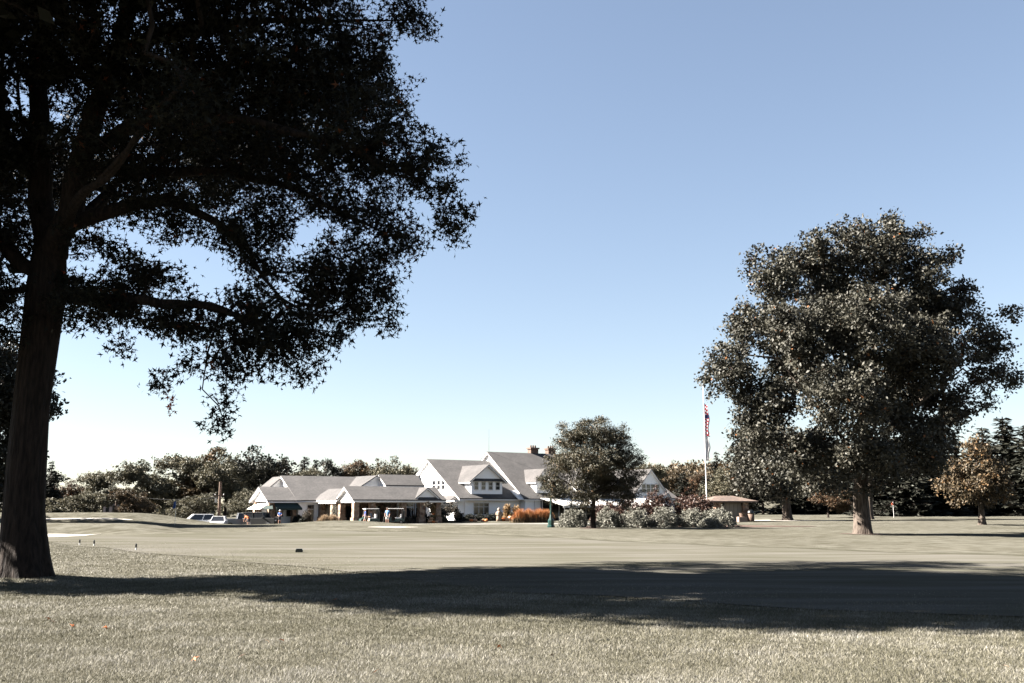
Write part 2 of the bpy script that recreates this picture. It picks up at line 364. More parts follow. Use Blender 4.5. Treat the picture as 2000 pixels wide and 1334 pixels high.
def skeleton(paths, clusters, rng, seg=.6, wpath=.35, tip=.01, expo=.45, jit=.06, minr=0.0):
    """branch graph from limb paths to every leaf cluster; returns pos, parent, radius, first-path length"""
    cap = len(clusters) * 14 + 4000
    pos = np.zeros((cap, 3)); par = np.full(cap, -1); pl = np.zeros(cap); n = 0; n0 = 0
    for q, p in enumerate(paths):
        p = resample(p, seg)
        if q == 0: prev = -1
        else:
            prev = int(np.argmin(((pos[:n] - p[0]) ** 2).sum(1)))
        for i, v in enumerate(p):
            if q > 0 and i == 0 and np.linalg.norm(pos[prev] - v) < .05: continue
            pos[n] = v; par[n] = prev; pl[n] = 0 if prev < 0 else pl[prev] + np.linalg.norm(v - pos[prev]); prev = n; n += 1
        if q == 0: n0 = n
    nk = n
    base = np.array([np.min(((pos[:nk] - c) ** 2).sum(1)) for c in clusters]); order = np.argsort(base)
    for ci in order:
        c = clusters[ci]; d = np.sqrt(((pos[:n] - c) ** 2).sum(1)); cost = d + wpath * pl[:n] * .5
        cost[:max(1, n0 // 2)] += 50 if nk > n0 else 0
        j = int(np.argmin(cost)); L = d[j]; k = max(1, int(L / seg)); prev = j; a = pos[j].copy()
        if n + k + 1 >= cap: break
        sag = rng.uniform(-.05, .12) * L
        for i in range(1, k + 1):
            t = i / k; v = a + (c - a) * t + (rng.normal(size=3) * jit * min(L, 1.5) if i < k else 0); v[2] += sag * math.sin(math.pi * t)
            pos[n] = v; par[n] = prev; pl[n] = pl[prev] + np.linalg.norm(v - pos[prev]); prev = n; n += 1
    pos, par = pos[:n], par[:n]; cnt = np.zeros(n); has = np.zeros(n, bool); has[par[par >= 0]] = True; cnt[~has] = 1
    for i in range(n - 1, 0, -1):
        if par[i] >= 0: cnt[par[i]] += cnt[i]
    return pos, par, np.maximum(tip * cnt ** expo, minr), n0
def wood_mesh(name, pos, par, rad, skip, rmax=1e9):
    Vs, Fs, off = [], [], 0
    idx = np.arange(len(pos))[(par >= 0)]; idx = idx[idx >= skip]
    for lo, hi, ns in ((0, .03, 3), (.03, .09, 5), (.09, 99, 9)):
        e = idx[(rad[idx] >= lo) & (rad[idx] < hi)]
        if len(e) == 0: continue
        a, b = pos[par[e]], pos[e]; ra, rb = np.minimum(np.minimum(rad[par[e]], rad[e] * 1.5), rmax), np.minimum(rad[e], rmax); t = unit(b - a)
        ref = np.where(np.abs(t[:, 2:3]) < .8, np.array([[0, 0, 1.]]), np.array([[1., 0, 0]]))
        x = unit(np.cross(t, ref)); y = np.cross(t, x); an = 6.28318 * np.arange(ns) / ns
        ring = x[:, None] * np.cos(an)[None, :, None] + y[:, None] * np.sin(an)[None, :, None]
        a = a - t * (ra * .4)[:, None]; b = b + t * (rb * .3)[:, None]
        V = np.concatenate([a[:, None] + ring * ra[:, None, None], b[:, None] + ring * rb[:, None, None]], 1)
        i = np.arange(ns); j = (i + 1) % ns; f = np.stack([i, j, j + ns, i + ns], 1)
        F = f[None] + (np.arange(len(e)) * 2 * ns)[:, None, None] + off
        Vs.append(V.reshape(-1, 3)); Fs.append(F.reshape(-1, 4)); off += len(e) * 2 * ns
    return np_mesh(name, np.concatenate(Vs), np.concatenate(Fs), smooth=True)
def trunk_mesh(name, path, radii, n=36, seed=0, ridge=.035, flare=0.0, lumps=5):
    """closed bark tube with ridges and root flare"""
    rng = np.random.default_rng(seed); path = np.asarray(path, float); seg = .22
    d = np.concatenate([[0], np.cumsum(np.linalg.norm(np.diff(path, axis=0), axis=1))]); m = max(8, int(d[-1] / seg))
    s = np.linspace(0, d[-1], m); P = np.stack([np.interp(s, d, path[:, k]) for k in range(3)], 1); r = np.interp(s, d, radii)
    for _ in range(3): P[1:-1] = (P[:-2] + 2 * P[1:-1] + P[2:]) / 4
    an = 2 * np.pi * np.arange(n) / n; ph = rng.uniform(0, 6.28, 8)
    V = []
    for i in range(m):
        k = 1 + ridge * (np.sin(9 * an + ph[0] + .5 * np.sin(s[i] * 1.3)) + .7 * np.sin(14 * an + ph[1] + .8 * np.sin(s[i] * .9)) + .5 * np.sin(3 * an + ph[2] + s[i] * .6)) * 1.0
        fl = 1 + flare * np.exp(-s[i] / .35) * (1 + .45 * np.sin(lumps * an + ph[3]) + .25 * np.sin(3 * an + ph[4]))
        rr = r[i] * k * fl; V.append(np.stack([P[i, 0] + rr * np.cos(an), P[i, 1] + rr * np.sin(an), np.full(n, P[i, 2])], 1))
    V = np.concatenate(V); i = np.arange(n); j = (i + 1) % n
    F = np.concatenate([np.stack([i, j, j + n, i + n], 1) + q * n for q in range(m - 1)])
    return np_mesh(name, V, F, smooth=True)
def limb_mesh(name, path, r0, r1, seed, n=14):
    rng = np.random.default_rng(seed + 70); P = resample(path, .3); P[1:-1] += rng.normal(size=P[1:-1].shape) * .13
    for _ in range(3): P[1:-1] = (P[:-2] + 2 * P[1:-1] + P[2:]) / 4
    mb = MB(); mb.tube([tuple(p) for p in P], [r0 + (r1 - r0) * (i / (len(P) - 1)) ** .8 for i in range(len(P))], n, False); return mb.mesh(name, True)
def merge(parts):
    off = 0; Vs, Fs, Ts = [], [], []
    for V, F, T in parts:
        Vs.append(V); Fs.append(F + off); Ts.append(T); off += len(V)
    return np.concatenate(Vs), np.concatenate(Fs), np.concatenate(Ts)
def cluster_leaves(C, k, spread, size, rng, tmpl, up, droop, flat=.7, tints=(0, .97)):
    d = unit(rng.normal(size=(len(C), 3)) * np.array((1, 1, .6)) + np.array((0, 0, -.25)))
    P = np.repeat(C, k, 0) + np.repeat(d, k, 0) * (rng.uniform(-1.0, 1.5, len(C) * k) * spread)[:, None] + rng.normal(size=(len(C) * k, 3)) * spread * .6 * np.array((1, 1, flat))
    base = np.repeat(rng.uniform(.15, .75, len(C)), k); t = np.clip(base + rng.normal(size=len(P)) * .16, tints[0], tints[1])
    return leaves(P, size, rng, tmpl, up, droop, t)

# ------------------------------------------------------------------ the big oak on the left
rng = np.random.default_rng(11)
oak_base = on(50, 22.5)
oak = empty('oak_tree', oak_base); ob = np.array(oak_base)
tag(oak, 'huge dark oak with thick leaning trunk filling the left of the picture', 'tree')
A = lambda l: np.array([at(*p) for p in l]) - ob
tp = A([(50, 1140, 22.5), (46, 1000, 22.5), (61, 800, 22.5), (80, 650, 22.6), (92, 565, 22.6), (100, 470, 22.5)]); tp[0, 2] = -.15
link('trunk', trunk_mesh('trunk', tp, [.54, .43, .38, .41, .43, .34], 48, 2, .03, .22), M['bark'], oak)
limbs = [tp,
    A([(100, 500, 22.5), (82, 400, 22.7), (70, 250, 23), (85, 60, 23.2), (70, -150, 23.4), (90, -380, 23.5)]),
    A([(104, 500, 22.5), (140, 410, 22), (172, 250, 21.6), (240, 80, 21.4), (300, -120, 21.3), (360, -350, 21.5)]),
    A([(100, 560, 22.5), (250, 588, 22), (350, 590, 21.6), (430, 605, 21.4), (520, 640, 21.2), (580, 700, 21.2)]),
    A([(135, 440, 22), (240, 405, 21.8), (330, 380, 22), (420, 430, 22.3), (500, 520, 22.6), (560, 600, 22.8)]),
    A([(160, 330, 21.8), (300, 340, 22.5), (450, 330, 23), (600, 380, 23.2), (740, 450, 23.2)]),
    A([(165, 290, 21.7), (300, 240, 20.8), (480, 230, 20.2), (660, 280, 20.2), (820, 350, 20.5)]),
    A([(230, 110, 21.4), (350, 50, 21.8), (500, 40, 22.3), (650, 40, 22.6), (770, 40, 22.8)]),
    A([(90, 540, 22.6), (40, 520, 22.3), (-30, 440, 22), (-120, 380, 21.8)]),
    A([(78, 330, 22.9), (-20, 230, 23.6), (-150, 120, 24.2)]),
    A([(100, 470, 22.5), (160, 420, 24), (260, 330, 26), (400, 260, 27.5)]),
    A([(100, 470, 22.5), (150, 400, 20.8), (260, 280, 19), (360, 160, 17.8)]),
    A([(430, 605, 21.4), (405, 690, 21.2), (395, 760, 21.2)]),
    A([(85, 60, 23.2), (-60, -120, 23.8), (-200, -260, 24)]), A([(-120, 380, 21.8), (-220, 340, 22), (-330, 330, 22.3)]), A([(80, 560, 22.5), (-120, 590, 22), (-300, 610, 21.6), (-480, 610, 21.4)])]
def lb(px, py, Y, rx, ry, rz, k=1.0): return (at(px, py, Y) - ob, (rx, ry, rz), k)
lob = [lb(790, 20, 22.6, .8, 1.6, .7), lb(840, 55, 22.6, .3, .5, .3, 2.5), lb(650, 110, 22.4, 1.5, 2.6, 1.4), lb(740, 150, 22, .5, 1.2, 1.0), lb(840, 320, 20.6, .7, 1.3, .8, 1.4),
       lb(878, 420, 20.6, .48, .8, .55, 1.6), lb(900, 450, 20.6, .26, .4, .26, 3), lb(720, 290, 20.8, 1.3, 2.4, 1.4), lb(770, 460, 22.8, .85, 1.4, .7, 1.2), lb(690, 520, 22.8, .95, 1.5, .8, 1.2),
       lb(752, 580, 22.8, .38, .55, .62, 3.2), lb(700, 605, 22.8, .5, .7, .65, 2.6), lb(650, 650, 22.2, .45, .6, .5, 2.4), lb(770, 640, 22.8, .14, .2, .2, 4), lb(620, 560, 22.8, .95, 1.5, .95, 1.7), lb(560, 660, 21.6, .8, 1.3, .9, 1.8), lb(600, 735, 21.4, .26, .4, .32, 3),
       lb(500, 620, 21.5, .9, 1.3, .75, 1.8), lb(455, 700, 21.3, .6, 1.0, .8, 1.8), lb(440, 790, 21.3, .25, .3, .35, 3), lb(425, 828, 21.3, .15, .2, .15, 4), lb(375, 640, 21.6, .7, 1.0, .45, 2),
       lb(310, 625, 21.8, .65, .9, .5, 2), lb(250, 675, 21.9, .32, .4, .22, 3), lb(350, 720, 21.4, .28, .3, .22, 2.5), lb(300, 745, 21.3, .24, .3, .14, 3), lb(200, 590, 22.2, .95, 1.5, .5, 2.2), lb(130, 560, 22.4, .5, .9, .4, 2), lb(250, 560, 22.2, .6, 1.0, .35, 2),
       lb(150, 625, 22.4, .35, .6, .25, 2.5), lb(300, 540, 22.3, .9, 1.6, .3, 2), lb(480, 430, 22.3, 1.15, 2.4, .85), lb(330, 430, 22.2, .8, 2.0, .45, 1.6), lb(500, 515, 22.5, .65, 1.0, .5, 2), lb(680, 430, 23.0, .7, 1.1, .5, 2), lb(230, 600, 21.8, .6, .6, .3, 2.5), lb(360, 600, 21.5, .6, .6, .3, 2.5), lb(560, 330, 22.6, 1.3, 3.0, .9),
       lb(560, 180, 21.8, 1.4, 3.4, 1.2), lb(420, 200, 22, 1.6, 4.0, 1.3), lb(420, 60, 22.3, 1.4, 3.0, .9), lb(260, 150, 22, 1.6, 4.0, 1.4), lb(250, 330, 22, 1.2, 3.2, .8),
       lb(190, 480, 22.3, .7, 1.6, .4, 1.5), lb(100, 100, 22.8, 1.6, 3.4, 1.4), lb(40, 280, 22.6, 1.1, 3.0, 1.2), lb(20, 450, 22, .8, 2.0, .7), lb(10, 590, 22, .8, 1.6, .7), lb(20, 660, 22, .4, .8, .25),
       lb(-60, 520, 22, .8, 2, .8), lb(400, 330, 26.5, 1.6, 1.8, 1.0), lb(350, 200, 18.4, 1.2, 1.6, .9),
       # above and beside the frame
       lb(300, -190, 22, 3.8, 4.5, 2.4, .55), lb(560, -140, 22, 2.4, 3.8, 1.9, .6), lb(90, -380, 23, 3.6, 4.6, 2.6, .7), lb(-150, -40, 23, 2.6, 4.4, 2.6, .75),
       lb(-190, 280, 22.5, 2.4, 3.6, 2.0, .8), lb(420, -420, 22, 2.2, 3.4, 1.8, .8), lb(250, -560, 22, 2.2, 3.0, 1.4, .8),
       lb(-330, 380, 22.5, 2.2, 3.4, 1.6, .7), lb(100, -150, 17.6, 2.4, 2.4, 1.8, .7), lb(420, -190, 17.3, 2.4, 2.2, 1.5, .7), lb(300, -260, 27.5, 2.6, 2.6, 2, .6), lb(-130, 600, 21, 1.3, 2.0, .8, .8), lb(-220, 560, 22.5, 1.5, 2.4, .9, .8), lb(-100, 650, 23, 1.0, 1.6, .5, .8), lb(-300, 640, 21.5, 1.6, 2.2, .7, .9), lb(-450, 640, 21.5, 1.8, 2.2, .8, .9), lb(-570, 600, 21, 1.8, 2.0, .9, .9), lb(-420, 520, 22, 1.8, 2.4, .9, .8), lb(-330, 120, 22.5, 2.4, 3.6, 2.0, .7)]
for X_, Y_, Z_, rx_, ry_, rz_, k_ in ((-10, 18.6, 13.6, 2.8, 2.2, 1.8, .9), (-6, 18.8, 12.8, 2.4, 2.2, 1.5, .9), (-13, 18.6, 12.6, 2.6, 2.2, 1.7, .9), (-17, 24, 10.6, 2.2, 2.6, 1.8, .8), (-17, 19.5, 10.2, 2.2, 2.4, 1.6, .8), (-14.5, 26, 10.2, 2.2, 2.0, 1.6, .8), (-15, 17.2, 10.0, 2.2, 1.8, 1.3, .8), (-11, 15.9, 12.6, 3.0, 2.2, 1.8, .6), (-7, 16.3, 12.2, 2.5, 2.2, 1.5, .6), (-14, 16.4, 11.6, 2.5, 2.2, 1.6, .6), (-9, 29, 12.4, 3.0, 2.4, 2.0, .6), (-13, 28.5, 11.5, 2.6, 2.4, 1.8, .6), (-5, 26, 12.8, 2.2, 2.4, 1.6, .6)):
    lob.append((np.array((X_, Y_, Z_)) - ob, (rx_, ry_, rz_), k_))
C = sample_lobes(lob, 9.5, rng, .5)
W_ = C + ob; vis = (W_[:, 0] / W_[:, 1] > -.55) & ((W_[:, 2] - EYE) / W_[:, 1] < .57)
pos, par, rad, n0 = skeleton(limbs, C, rng, .5, .3, .0075, .45, .07)
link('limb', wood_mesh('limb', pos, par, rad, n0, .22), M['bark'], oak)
for q, (r0, r1) in ((1, (.33, .06)), (2, (.33, .06)), (3, (.20, .018)), (4, (.20, .018)), (5, (.20, .018)), (6, (.19, .018)), (7, (.16, .015)), (8, (.19, .03)), (9, (.16, .03)), (10, (.15, .02)), (11, (.15, .02))):
    link('limb', limb_mesh('limb', limbs[q], r0, r1, q), M['bark'], oak)
L1 = cluster_leaves(C[vis], 28, .20, .16, rng, OAK_T, .3, .25)
L2 = cluster_leaves(C[~vis], 14, .34, .34, rng, KITE_T, .3, .25)
red = at(335, 790, 21.3) - ob
redP = red + np.stack([rng.normal(size=26) * .035, rng.normal(size=26) * .05, np.linspace(-.2, .22, 26)], 1)
L3 = leaves(redP, .13, rng, OAK_T, .0, .6, np.full(26, 1.0) - rng.uniform(0, .015, 26))
idx = rng.choice(np.where(vis)[0], 26); L4 = leaves(C[idx] + rng.normal(size=(26, 3)) * .15, .14, rng, OAK_T, .3, .3, np.full(26, .99))
V, F, T = merge([L1, L2, L3, L4]); print('oak tris', len(F), 'clusters', len(C))
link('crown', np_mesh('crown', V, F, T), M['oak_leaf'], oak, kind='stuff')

# ------------------------------------------------------------------ the broad tree on the right
def broad_tree(name, label, base, trunk_pts, trunk_r, limb_pts, lob, dens, k, spread, size, seed, leaf, bark, tmpl=KITE_T, up=.6, droop=.3, shell=.42, tip=.012, flare=.35, flat=.7, n=32):
    rng = np.random.default_rng(seed); t = empty(name, base); b0 = np.array(base); tag(t, label, 'tree')
    tpp = np.array([at(*p) for p in trunk_pts]) - b0; tpp[0, 2] = -.15
    link('trunk', trunk_mesh('trunk', tpp, trunk_r, n, seed, .03, flare), bark, t)
    C = sample_lobes([(np.array(c) - b0, r, kk) for c, r, kk in lob], dens, rng, shell)
    pos, par, rad, n0 = skeleton([tpp] + [np.array([at(*p) for p in q]) - b0 for q in limb_pts], C, rng, .8, .3, tip, .45, .07)
    link('limb', wood_mesh('limb', pos, par, rad, n0, trunk_r[-1] * .85), bark, t)
    V, F, T = cluster_leaves(C, k, spread, size, rng, tmpl, up, droop, flat)
    o = np.random.default_rng(seed + 1).random(len(T) // 2) < .006
    T = np.where(np.repeat(o, 2)[:len(T)] if len(T) % 2 == 0 else False, 1.0, T)
    link('crown', np_mesh('crown', V, F, T), leaf, t, kind='stuff')
    return t
YR = 60.5
def rl(px, py, r, dy=0, k=1.0, rz=None): return (at(px, py, YR + dy), (r, r * 1.25, rz or r * .92), k)
rlob = [rl(1700, 490, 2.2, 0), rl(1590, 530, 2.0, 1), rl(1790, 540, 1.9, -1), rl(1510, 555, 1.7, -1), rl(1860, 600, 1.8, 0), rl(1460, 640, 1.7, 0), rl(1420, 715, 1.5, -1),
        rl(1915, 670, 1.5, 1), rl(1935, 730, 1.3, 0), rl(1560, 650, 2.4, -3), rl(1690, 640, 2.6, -4), rl(1800, 690, 2.4, -2), rl(1860, 780, 1.4, 1), rl(1650, 770, 2.4, -4.5),
        rl(1500, 790, 1.8, -1), rl(1690, 880, 1.7, -3.5), rl(1610, 880, 1.5, -1), rl(1780, 840, 1.8, -1), rl(1550, 720, 2.0, 2), rl(1740, 760, 2.6, 3), rl(1640, 600, 2.4, 3), rl(1780, 620, 2.2, 4),
        rl(1925, 785, .7, 0), rl(1385, 755, .6, -1), rl(1645, 945, .8, -2), rl(1535, 500, 1.1), rl(1605, 470, 1.1, -1), rl(1760, 470, 1.0), rl(1735, 432, .6), rl(1800, 445, .7), rl(1855, 500, .7), rl(1482, 500, .7), rl(1972, 612, .5), rl(1978, 745, .5),
        rl(1700, 945, .7, -1), rl(1590, 940, .9, 1), rl(1830, 870, 1.2, 2), rl(1450, 790, .7, 0), rl(1880, 560, .6, 0), rl(1480, 835, 1.5, -1), rl(1555, 895, 1.5, -2), rl(1800, 895, 1.4, 0), rl(1850, 835, 1.4, 1), rl(1445, 750, 1.2, 0), rl(1740, 910, 1.2, -2), rl(1640, 450, .6, 0)]
broad_tree('maple_tree', 'tall round-crowned shade tree with stout pale trunk on the right lawn', on(1686, YR),
    [(1686, 1045, YR), (1683, 1000, YR), (1680, 960, YR), (1684, 900, YR), (1690, 840, YR)], [.52, .46, .42, .40, .36],
    [[(1690, 850, YR), (1700, 740, YR), (1710, 600, YR), (1705, 470, YR)], [(1682, 900, YR), (1600, 800, YR - 1), (1520, 700, YR - 1), (1430, 690, YR)],
     [(1690, 880, YR), (1780, 800, YR), (1880, 720, YR)], [(1690, 830, YR), (1630, 700, YR + 1), (1580, 560, YR)], [(1695, 800, YR), (1780, 680, YR), (1800, 540, YR)],
     [(1684, 900, YR), (1680, 820, YR - 3), (1670, 720, YR - 4)], [(1684, 900, YR), (1720, 800, YR + 3), (1700, 650, YR + 4)]],
    rlob, 2.4, 70, .38, .215, 21, M['chest_leaf'], M['bark2'], flare=.28)
# second and third shade trees behind it
YB = 105
def bl(px, py, r, dy=0): return (at(px, py, YB + dy), (r, r * 1.1, r * .9), 1.0)
broad_tree('maple_tree', 'shade tree behind the big one, thin pale trunk beside the white sand', on(1538, YB),
    [(1538, 1013, YB), (1536, 985, YB), (1530, 940, YB), (1530, 890, YB)], [.5, .42, .36, .3], [[(1530, 900, YB), (1520, 850, YB)], [(1532, 930, YB), (1470, 890, YB)], [(1530, 920, YB), (1590, 880, YB)]],
    [bl(1520, 870, 2.6), bl(1460, 895, 2.2), bl(1580, 880, 2.6), bl(1500, 930, 2.3, -2), bl(1560, 930, 2.3, 1), bl(1450, 940, 1.6, -1), bl(1615, 930, 2.0), bl(1530, 960, 1.4, -2), bl(1470, 850, 1.5)],
    1.9, 24, .45, .36, 31, M['chest_leaf'], M['bark2'], tip=.014, n=20)
YB = 92
broad_tree('maple_tree', 'half-hidden tree just right of the stout pale trunk', on(1697, 112),
    [(1697, 1012, 112), (1697, 985, 112), (1699, 950, 112), (1700, 900, 112)], [.5, .42, .36, .3], [[(1699, 930, 112), (1740, 900, 112)]],
    [(at(1720, 890, 112), (3.2, 3, 2.4), 1), (at(1660, 900, 113), (2.6, 2.6, 2.2), 1), (at(1760, 900, 113), (2.4, 2.6, 2.0), 1)],
    1.6, 20, .5, .4, 33, M['decid_dark'], M['bark2'], tip=.014, n=16)
# second oak far left, behind the trunk
broad_tree('oak_tree', 'dark leafy tree peeping out behind the leaning oak trunk', on(-55, 86),
    [(-55, 1015, 86), (-58, 960, 86), (-60, 900, 86), (-58, 840, 86)], [.55, .45, .4, .35], [[(-58, 860, 86), (-20, 800, 86), (40, 760, 86)], [(-58, 860, 86), (-110, 790, 86)]],
    [(at(-20, 780, 86), (3.4, 10, 2.6), 1), (at(-90, 760, 86), (3.4, 10, 3), 1), (at(60, 780, 86), (2.2, 3, 2.0), 1), (at(95, 800, 86), (1.2, 1.8, .8), 1), (at(85, 740, 86), (1.1, 2, 1.4), 1), (at(30, 870, 86), (2.2, 3, 1.8), 1), (at(-60, 680, 86), (3, 8, 2.4), 1),
     (at(30, 720, 86), (2, 3, 1.6), 1), (at(-160, 830, 86), (3, 9, 3), 1), (at(-40, 900, 86), (2.6, 3, 1.8), 1), (at(10, 950, 93), (2.2, 2.6, 1.6), 1)],
    1.35, 26, .5, .36, 41, M['decid_dark'], M['bark'], tip=.014, n=20)
# fine-leaved tree in front of the clubhouse
YS = 76
def sl(px, py, r, dy=0): return (at(px, py, YS + dy), (r, r * 1.1, r * .72), 1.0)
broad_tree('locust_tree', 'small airy spreading tree with dark trunk in front of the clubhouse', on(1158, YS),
    [(1158, 1034, YS), (1158, 1000, YS), (1160, 970, YS), (1163, 930, YS), (1160, 890, YS)], [.2, .17, .15, .12, .08],
    [[(1158, 990, YS), (1120, 950, YS), (1085, 930, YS)], [(1160, 980, YS), (1205, 940, YS), (1235, 920, YS)], [(1161, 960, YS), (1130, 900, YS - 1), (1115, 860, YS)], [(1162, 950, YS), (1190, 890, YS), (1205, 850, YS)]],
    [sl(1160, 848, 1.7), sl(1115, 858, 1.4), sl(1203, 860, 1.4), sl(1222, 900, 1.5), sl(1102, 905, 1.5), sl(1160, 900, 2.0, -1), sl(1080, 945, 1.2), sl(1236, 932, 1.1), sl(1085, 965, .9), sl(1066, 935, .7), sl(1140, 822, .4), sl(1180, 820, .4), sl(1225, 955, 1.1), sl(1150, 970, 1.2, -1), sl(1130, 955, 1.2, -1), sl(1190, 955, 1.3, 1),
     sl(1082, 975, .5), sl(1215, 980, .8), sl(1085, 890, .6), sl(1165, 930, 1.6, 1), sl(1235, 965, .7), sl(1120, 985, .6), sl(1100, 832, .35), sl(1215, 838, .35)],
    9, 46, .26, .2, 51, M['locust_leaf'], M['bark'], SLIM_T, .7, .1, .5, .009, .3, .45, 16)

# ------------------------------------------------------------------ background trees: prototypes, then copies
def proto_decid(seed, n_lobes=11, n_cl=330, k=22, w=.5, h0=.18):
    """unit tree 1 m tall (scaled on placing)"""
    rng = np.random.default_rng(seed); lobs = []
    for i in range(n_lobes):
        a = rng.uniform(0, 6.28); zz = rng.uniform(h0 + .12, .86); rr = w * .62 * math.sin(math.pi * min(1, max(.12, (zz - h0) / (1.02 - h0)))) ** .6 * rng.uniform(.5, 1)
        r = rng.uniform(.11, .2); lobs.append((np.array((rr * math.cos(a), rr * math.sin(a), min(zz, .98 - r * .8))), np.array((r, r, r * .8)), 1))
    lobs.append((np.array((0, 0, .62)), np.array((w * .4, w * .4, .27)), .5))
    tot = sum(4.19 * l[1].prod() * l[2] for l in lobs); C = sample_lobes(lobs, n_cl / tot, rng, .4)
    tp = np.array([(0, 0, -.02), (.006, 0, .15), (-.004, .01, .4), (.01, 0, .7)])
    pos, par, rad, n0 = skeleton([tp], C, rng, .09, .3, .0011, .45, .05)
    wood = wood_mesh('trunk', pos, par, np.where(np.arange(len(pos)) < n0, .03 * (1 - np.clip(pos[:, 2], 0, .7)), np.minimum(rad, .016)), 0)
    V, F, T = cluster_leaves(C, int(k * 1.9), .034, .030, rng, KITE_T, .5, .2, .8)
    return wood, np_mesh('crown', V, F, T)
def proto_spruce(seed, whorls=22, w=.19):
    rng = np.random.default_rng(seed); P, D, S = [], [], []; wp = [(0, 0, -.02), (0, 0, .5), (0, 0, 1.0)]
    mb = MB(); mb.tube(wp, [.022, .014, .002], 7)
    for i in range(whorls):
        z = .05 + .93 * (i / (whorls - 1)) ** .9; L = w * (1 - z) ** .8 * rng.uniform(.8, 1.12) + .008; nb = int(5 + 6 * (1 - z))
        for b in range(nb):
            a = rng.uniform(0, 6.28); l = L * rng.uniform(.65, 1.15); e = np.array((math.cos(a), math.sin(a), -.25 * (1 - z) - .05))
            if l > .04: mb.tube([(0, 0, z), tuple(e * l + np.array((0, 0, z)))], [.004, .001], 3, False)
            m = int(4 + l * 130)
            for q in range(m):
                t = (q + .5) / m; P.append(e * l * t + np.array((0, 0, z - .03 * t * t)) + rng.normal(size=3) * (.008, .008, .004)); dd = np.array((-e[1], e[0], 0)) * rng.choice((-1, 1)) * .9 + e * .9 + np.array((0, 0, -.45)); D.append(dd); S.append(.016 + .034 * (1 - t) * (1 - z))
    P = np.array(P); V, F, T = leaves(P, np.array(S) * 1.9, rng, TRI_T, .6, .2, rng.uniform(0, 1, len(P)), np.array(D))
    me = mb.mesh('trunk'); return me, np_mesh('crown', V, F, T)
PD = [proto_decid(101), proto_decid(102, 13, 360, 22, .58), proto_decid(103, 9, 300, 22, .42), proto_decid(104, 14, 380, 22, .72, .08)]
PS = [proto_spruce(201), proto_spruce(202, 26, .16), proto_spruce(203, 18, .24)]
for w_, c_ in PD + PS:
    w_.materials.append(M['bark']); c_.materials.append(M['decid'])
EXT = {}
def place_tree(name, proto, px, top, Y, width, mat, label, group, base=None, rz=None):
    p = on(px, Y)
    H = at(px, top, Y)[2] - p.z; wd = width / 1970 * Y
    t = empty(name, p, random.uniform(0, 6.28) if rz is None else rz); tag(t, label, 'tree', group)
    if proto[1].name not in EXT:
        co = np.zeros(len(proto[1].vertices) * 3, np.float32); proto[1].vertices.foreach_get('co', co); co = co.reshape(-1, 3)
        EXT[proto[1].name] = (2 * np.percentile(np.abs(co[:, 0]), 98.5), np.percentile(co[:, 2], 99.8))
    nat, top_ = EXT[proto[1].name]; s = (wd / nat, wd / nat, H / top_)
    for nm, me in (('trunk', proto[0]), ('crown', proto[1])):
        o = bpy.data.objects.new(nm, me); COL.objects.link(o); o.parent = t; o.scale = s
        if nm == 'crown': o.material_slots[0].link = 'OBJECT'; o.material_slots[0].material = mat; o['kind'] = 'stuff'
    return t
GL = 'trees beyond the parking lot'; GB = 'trees behind the clubhouse roof'; GR = 'conifers at the right edge of the lawn'; GM = 'trees behind the flagpole'
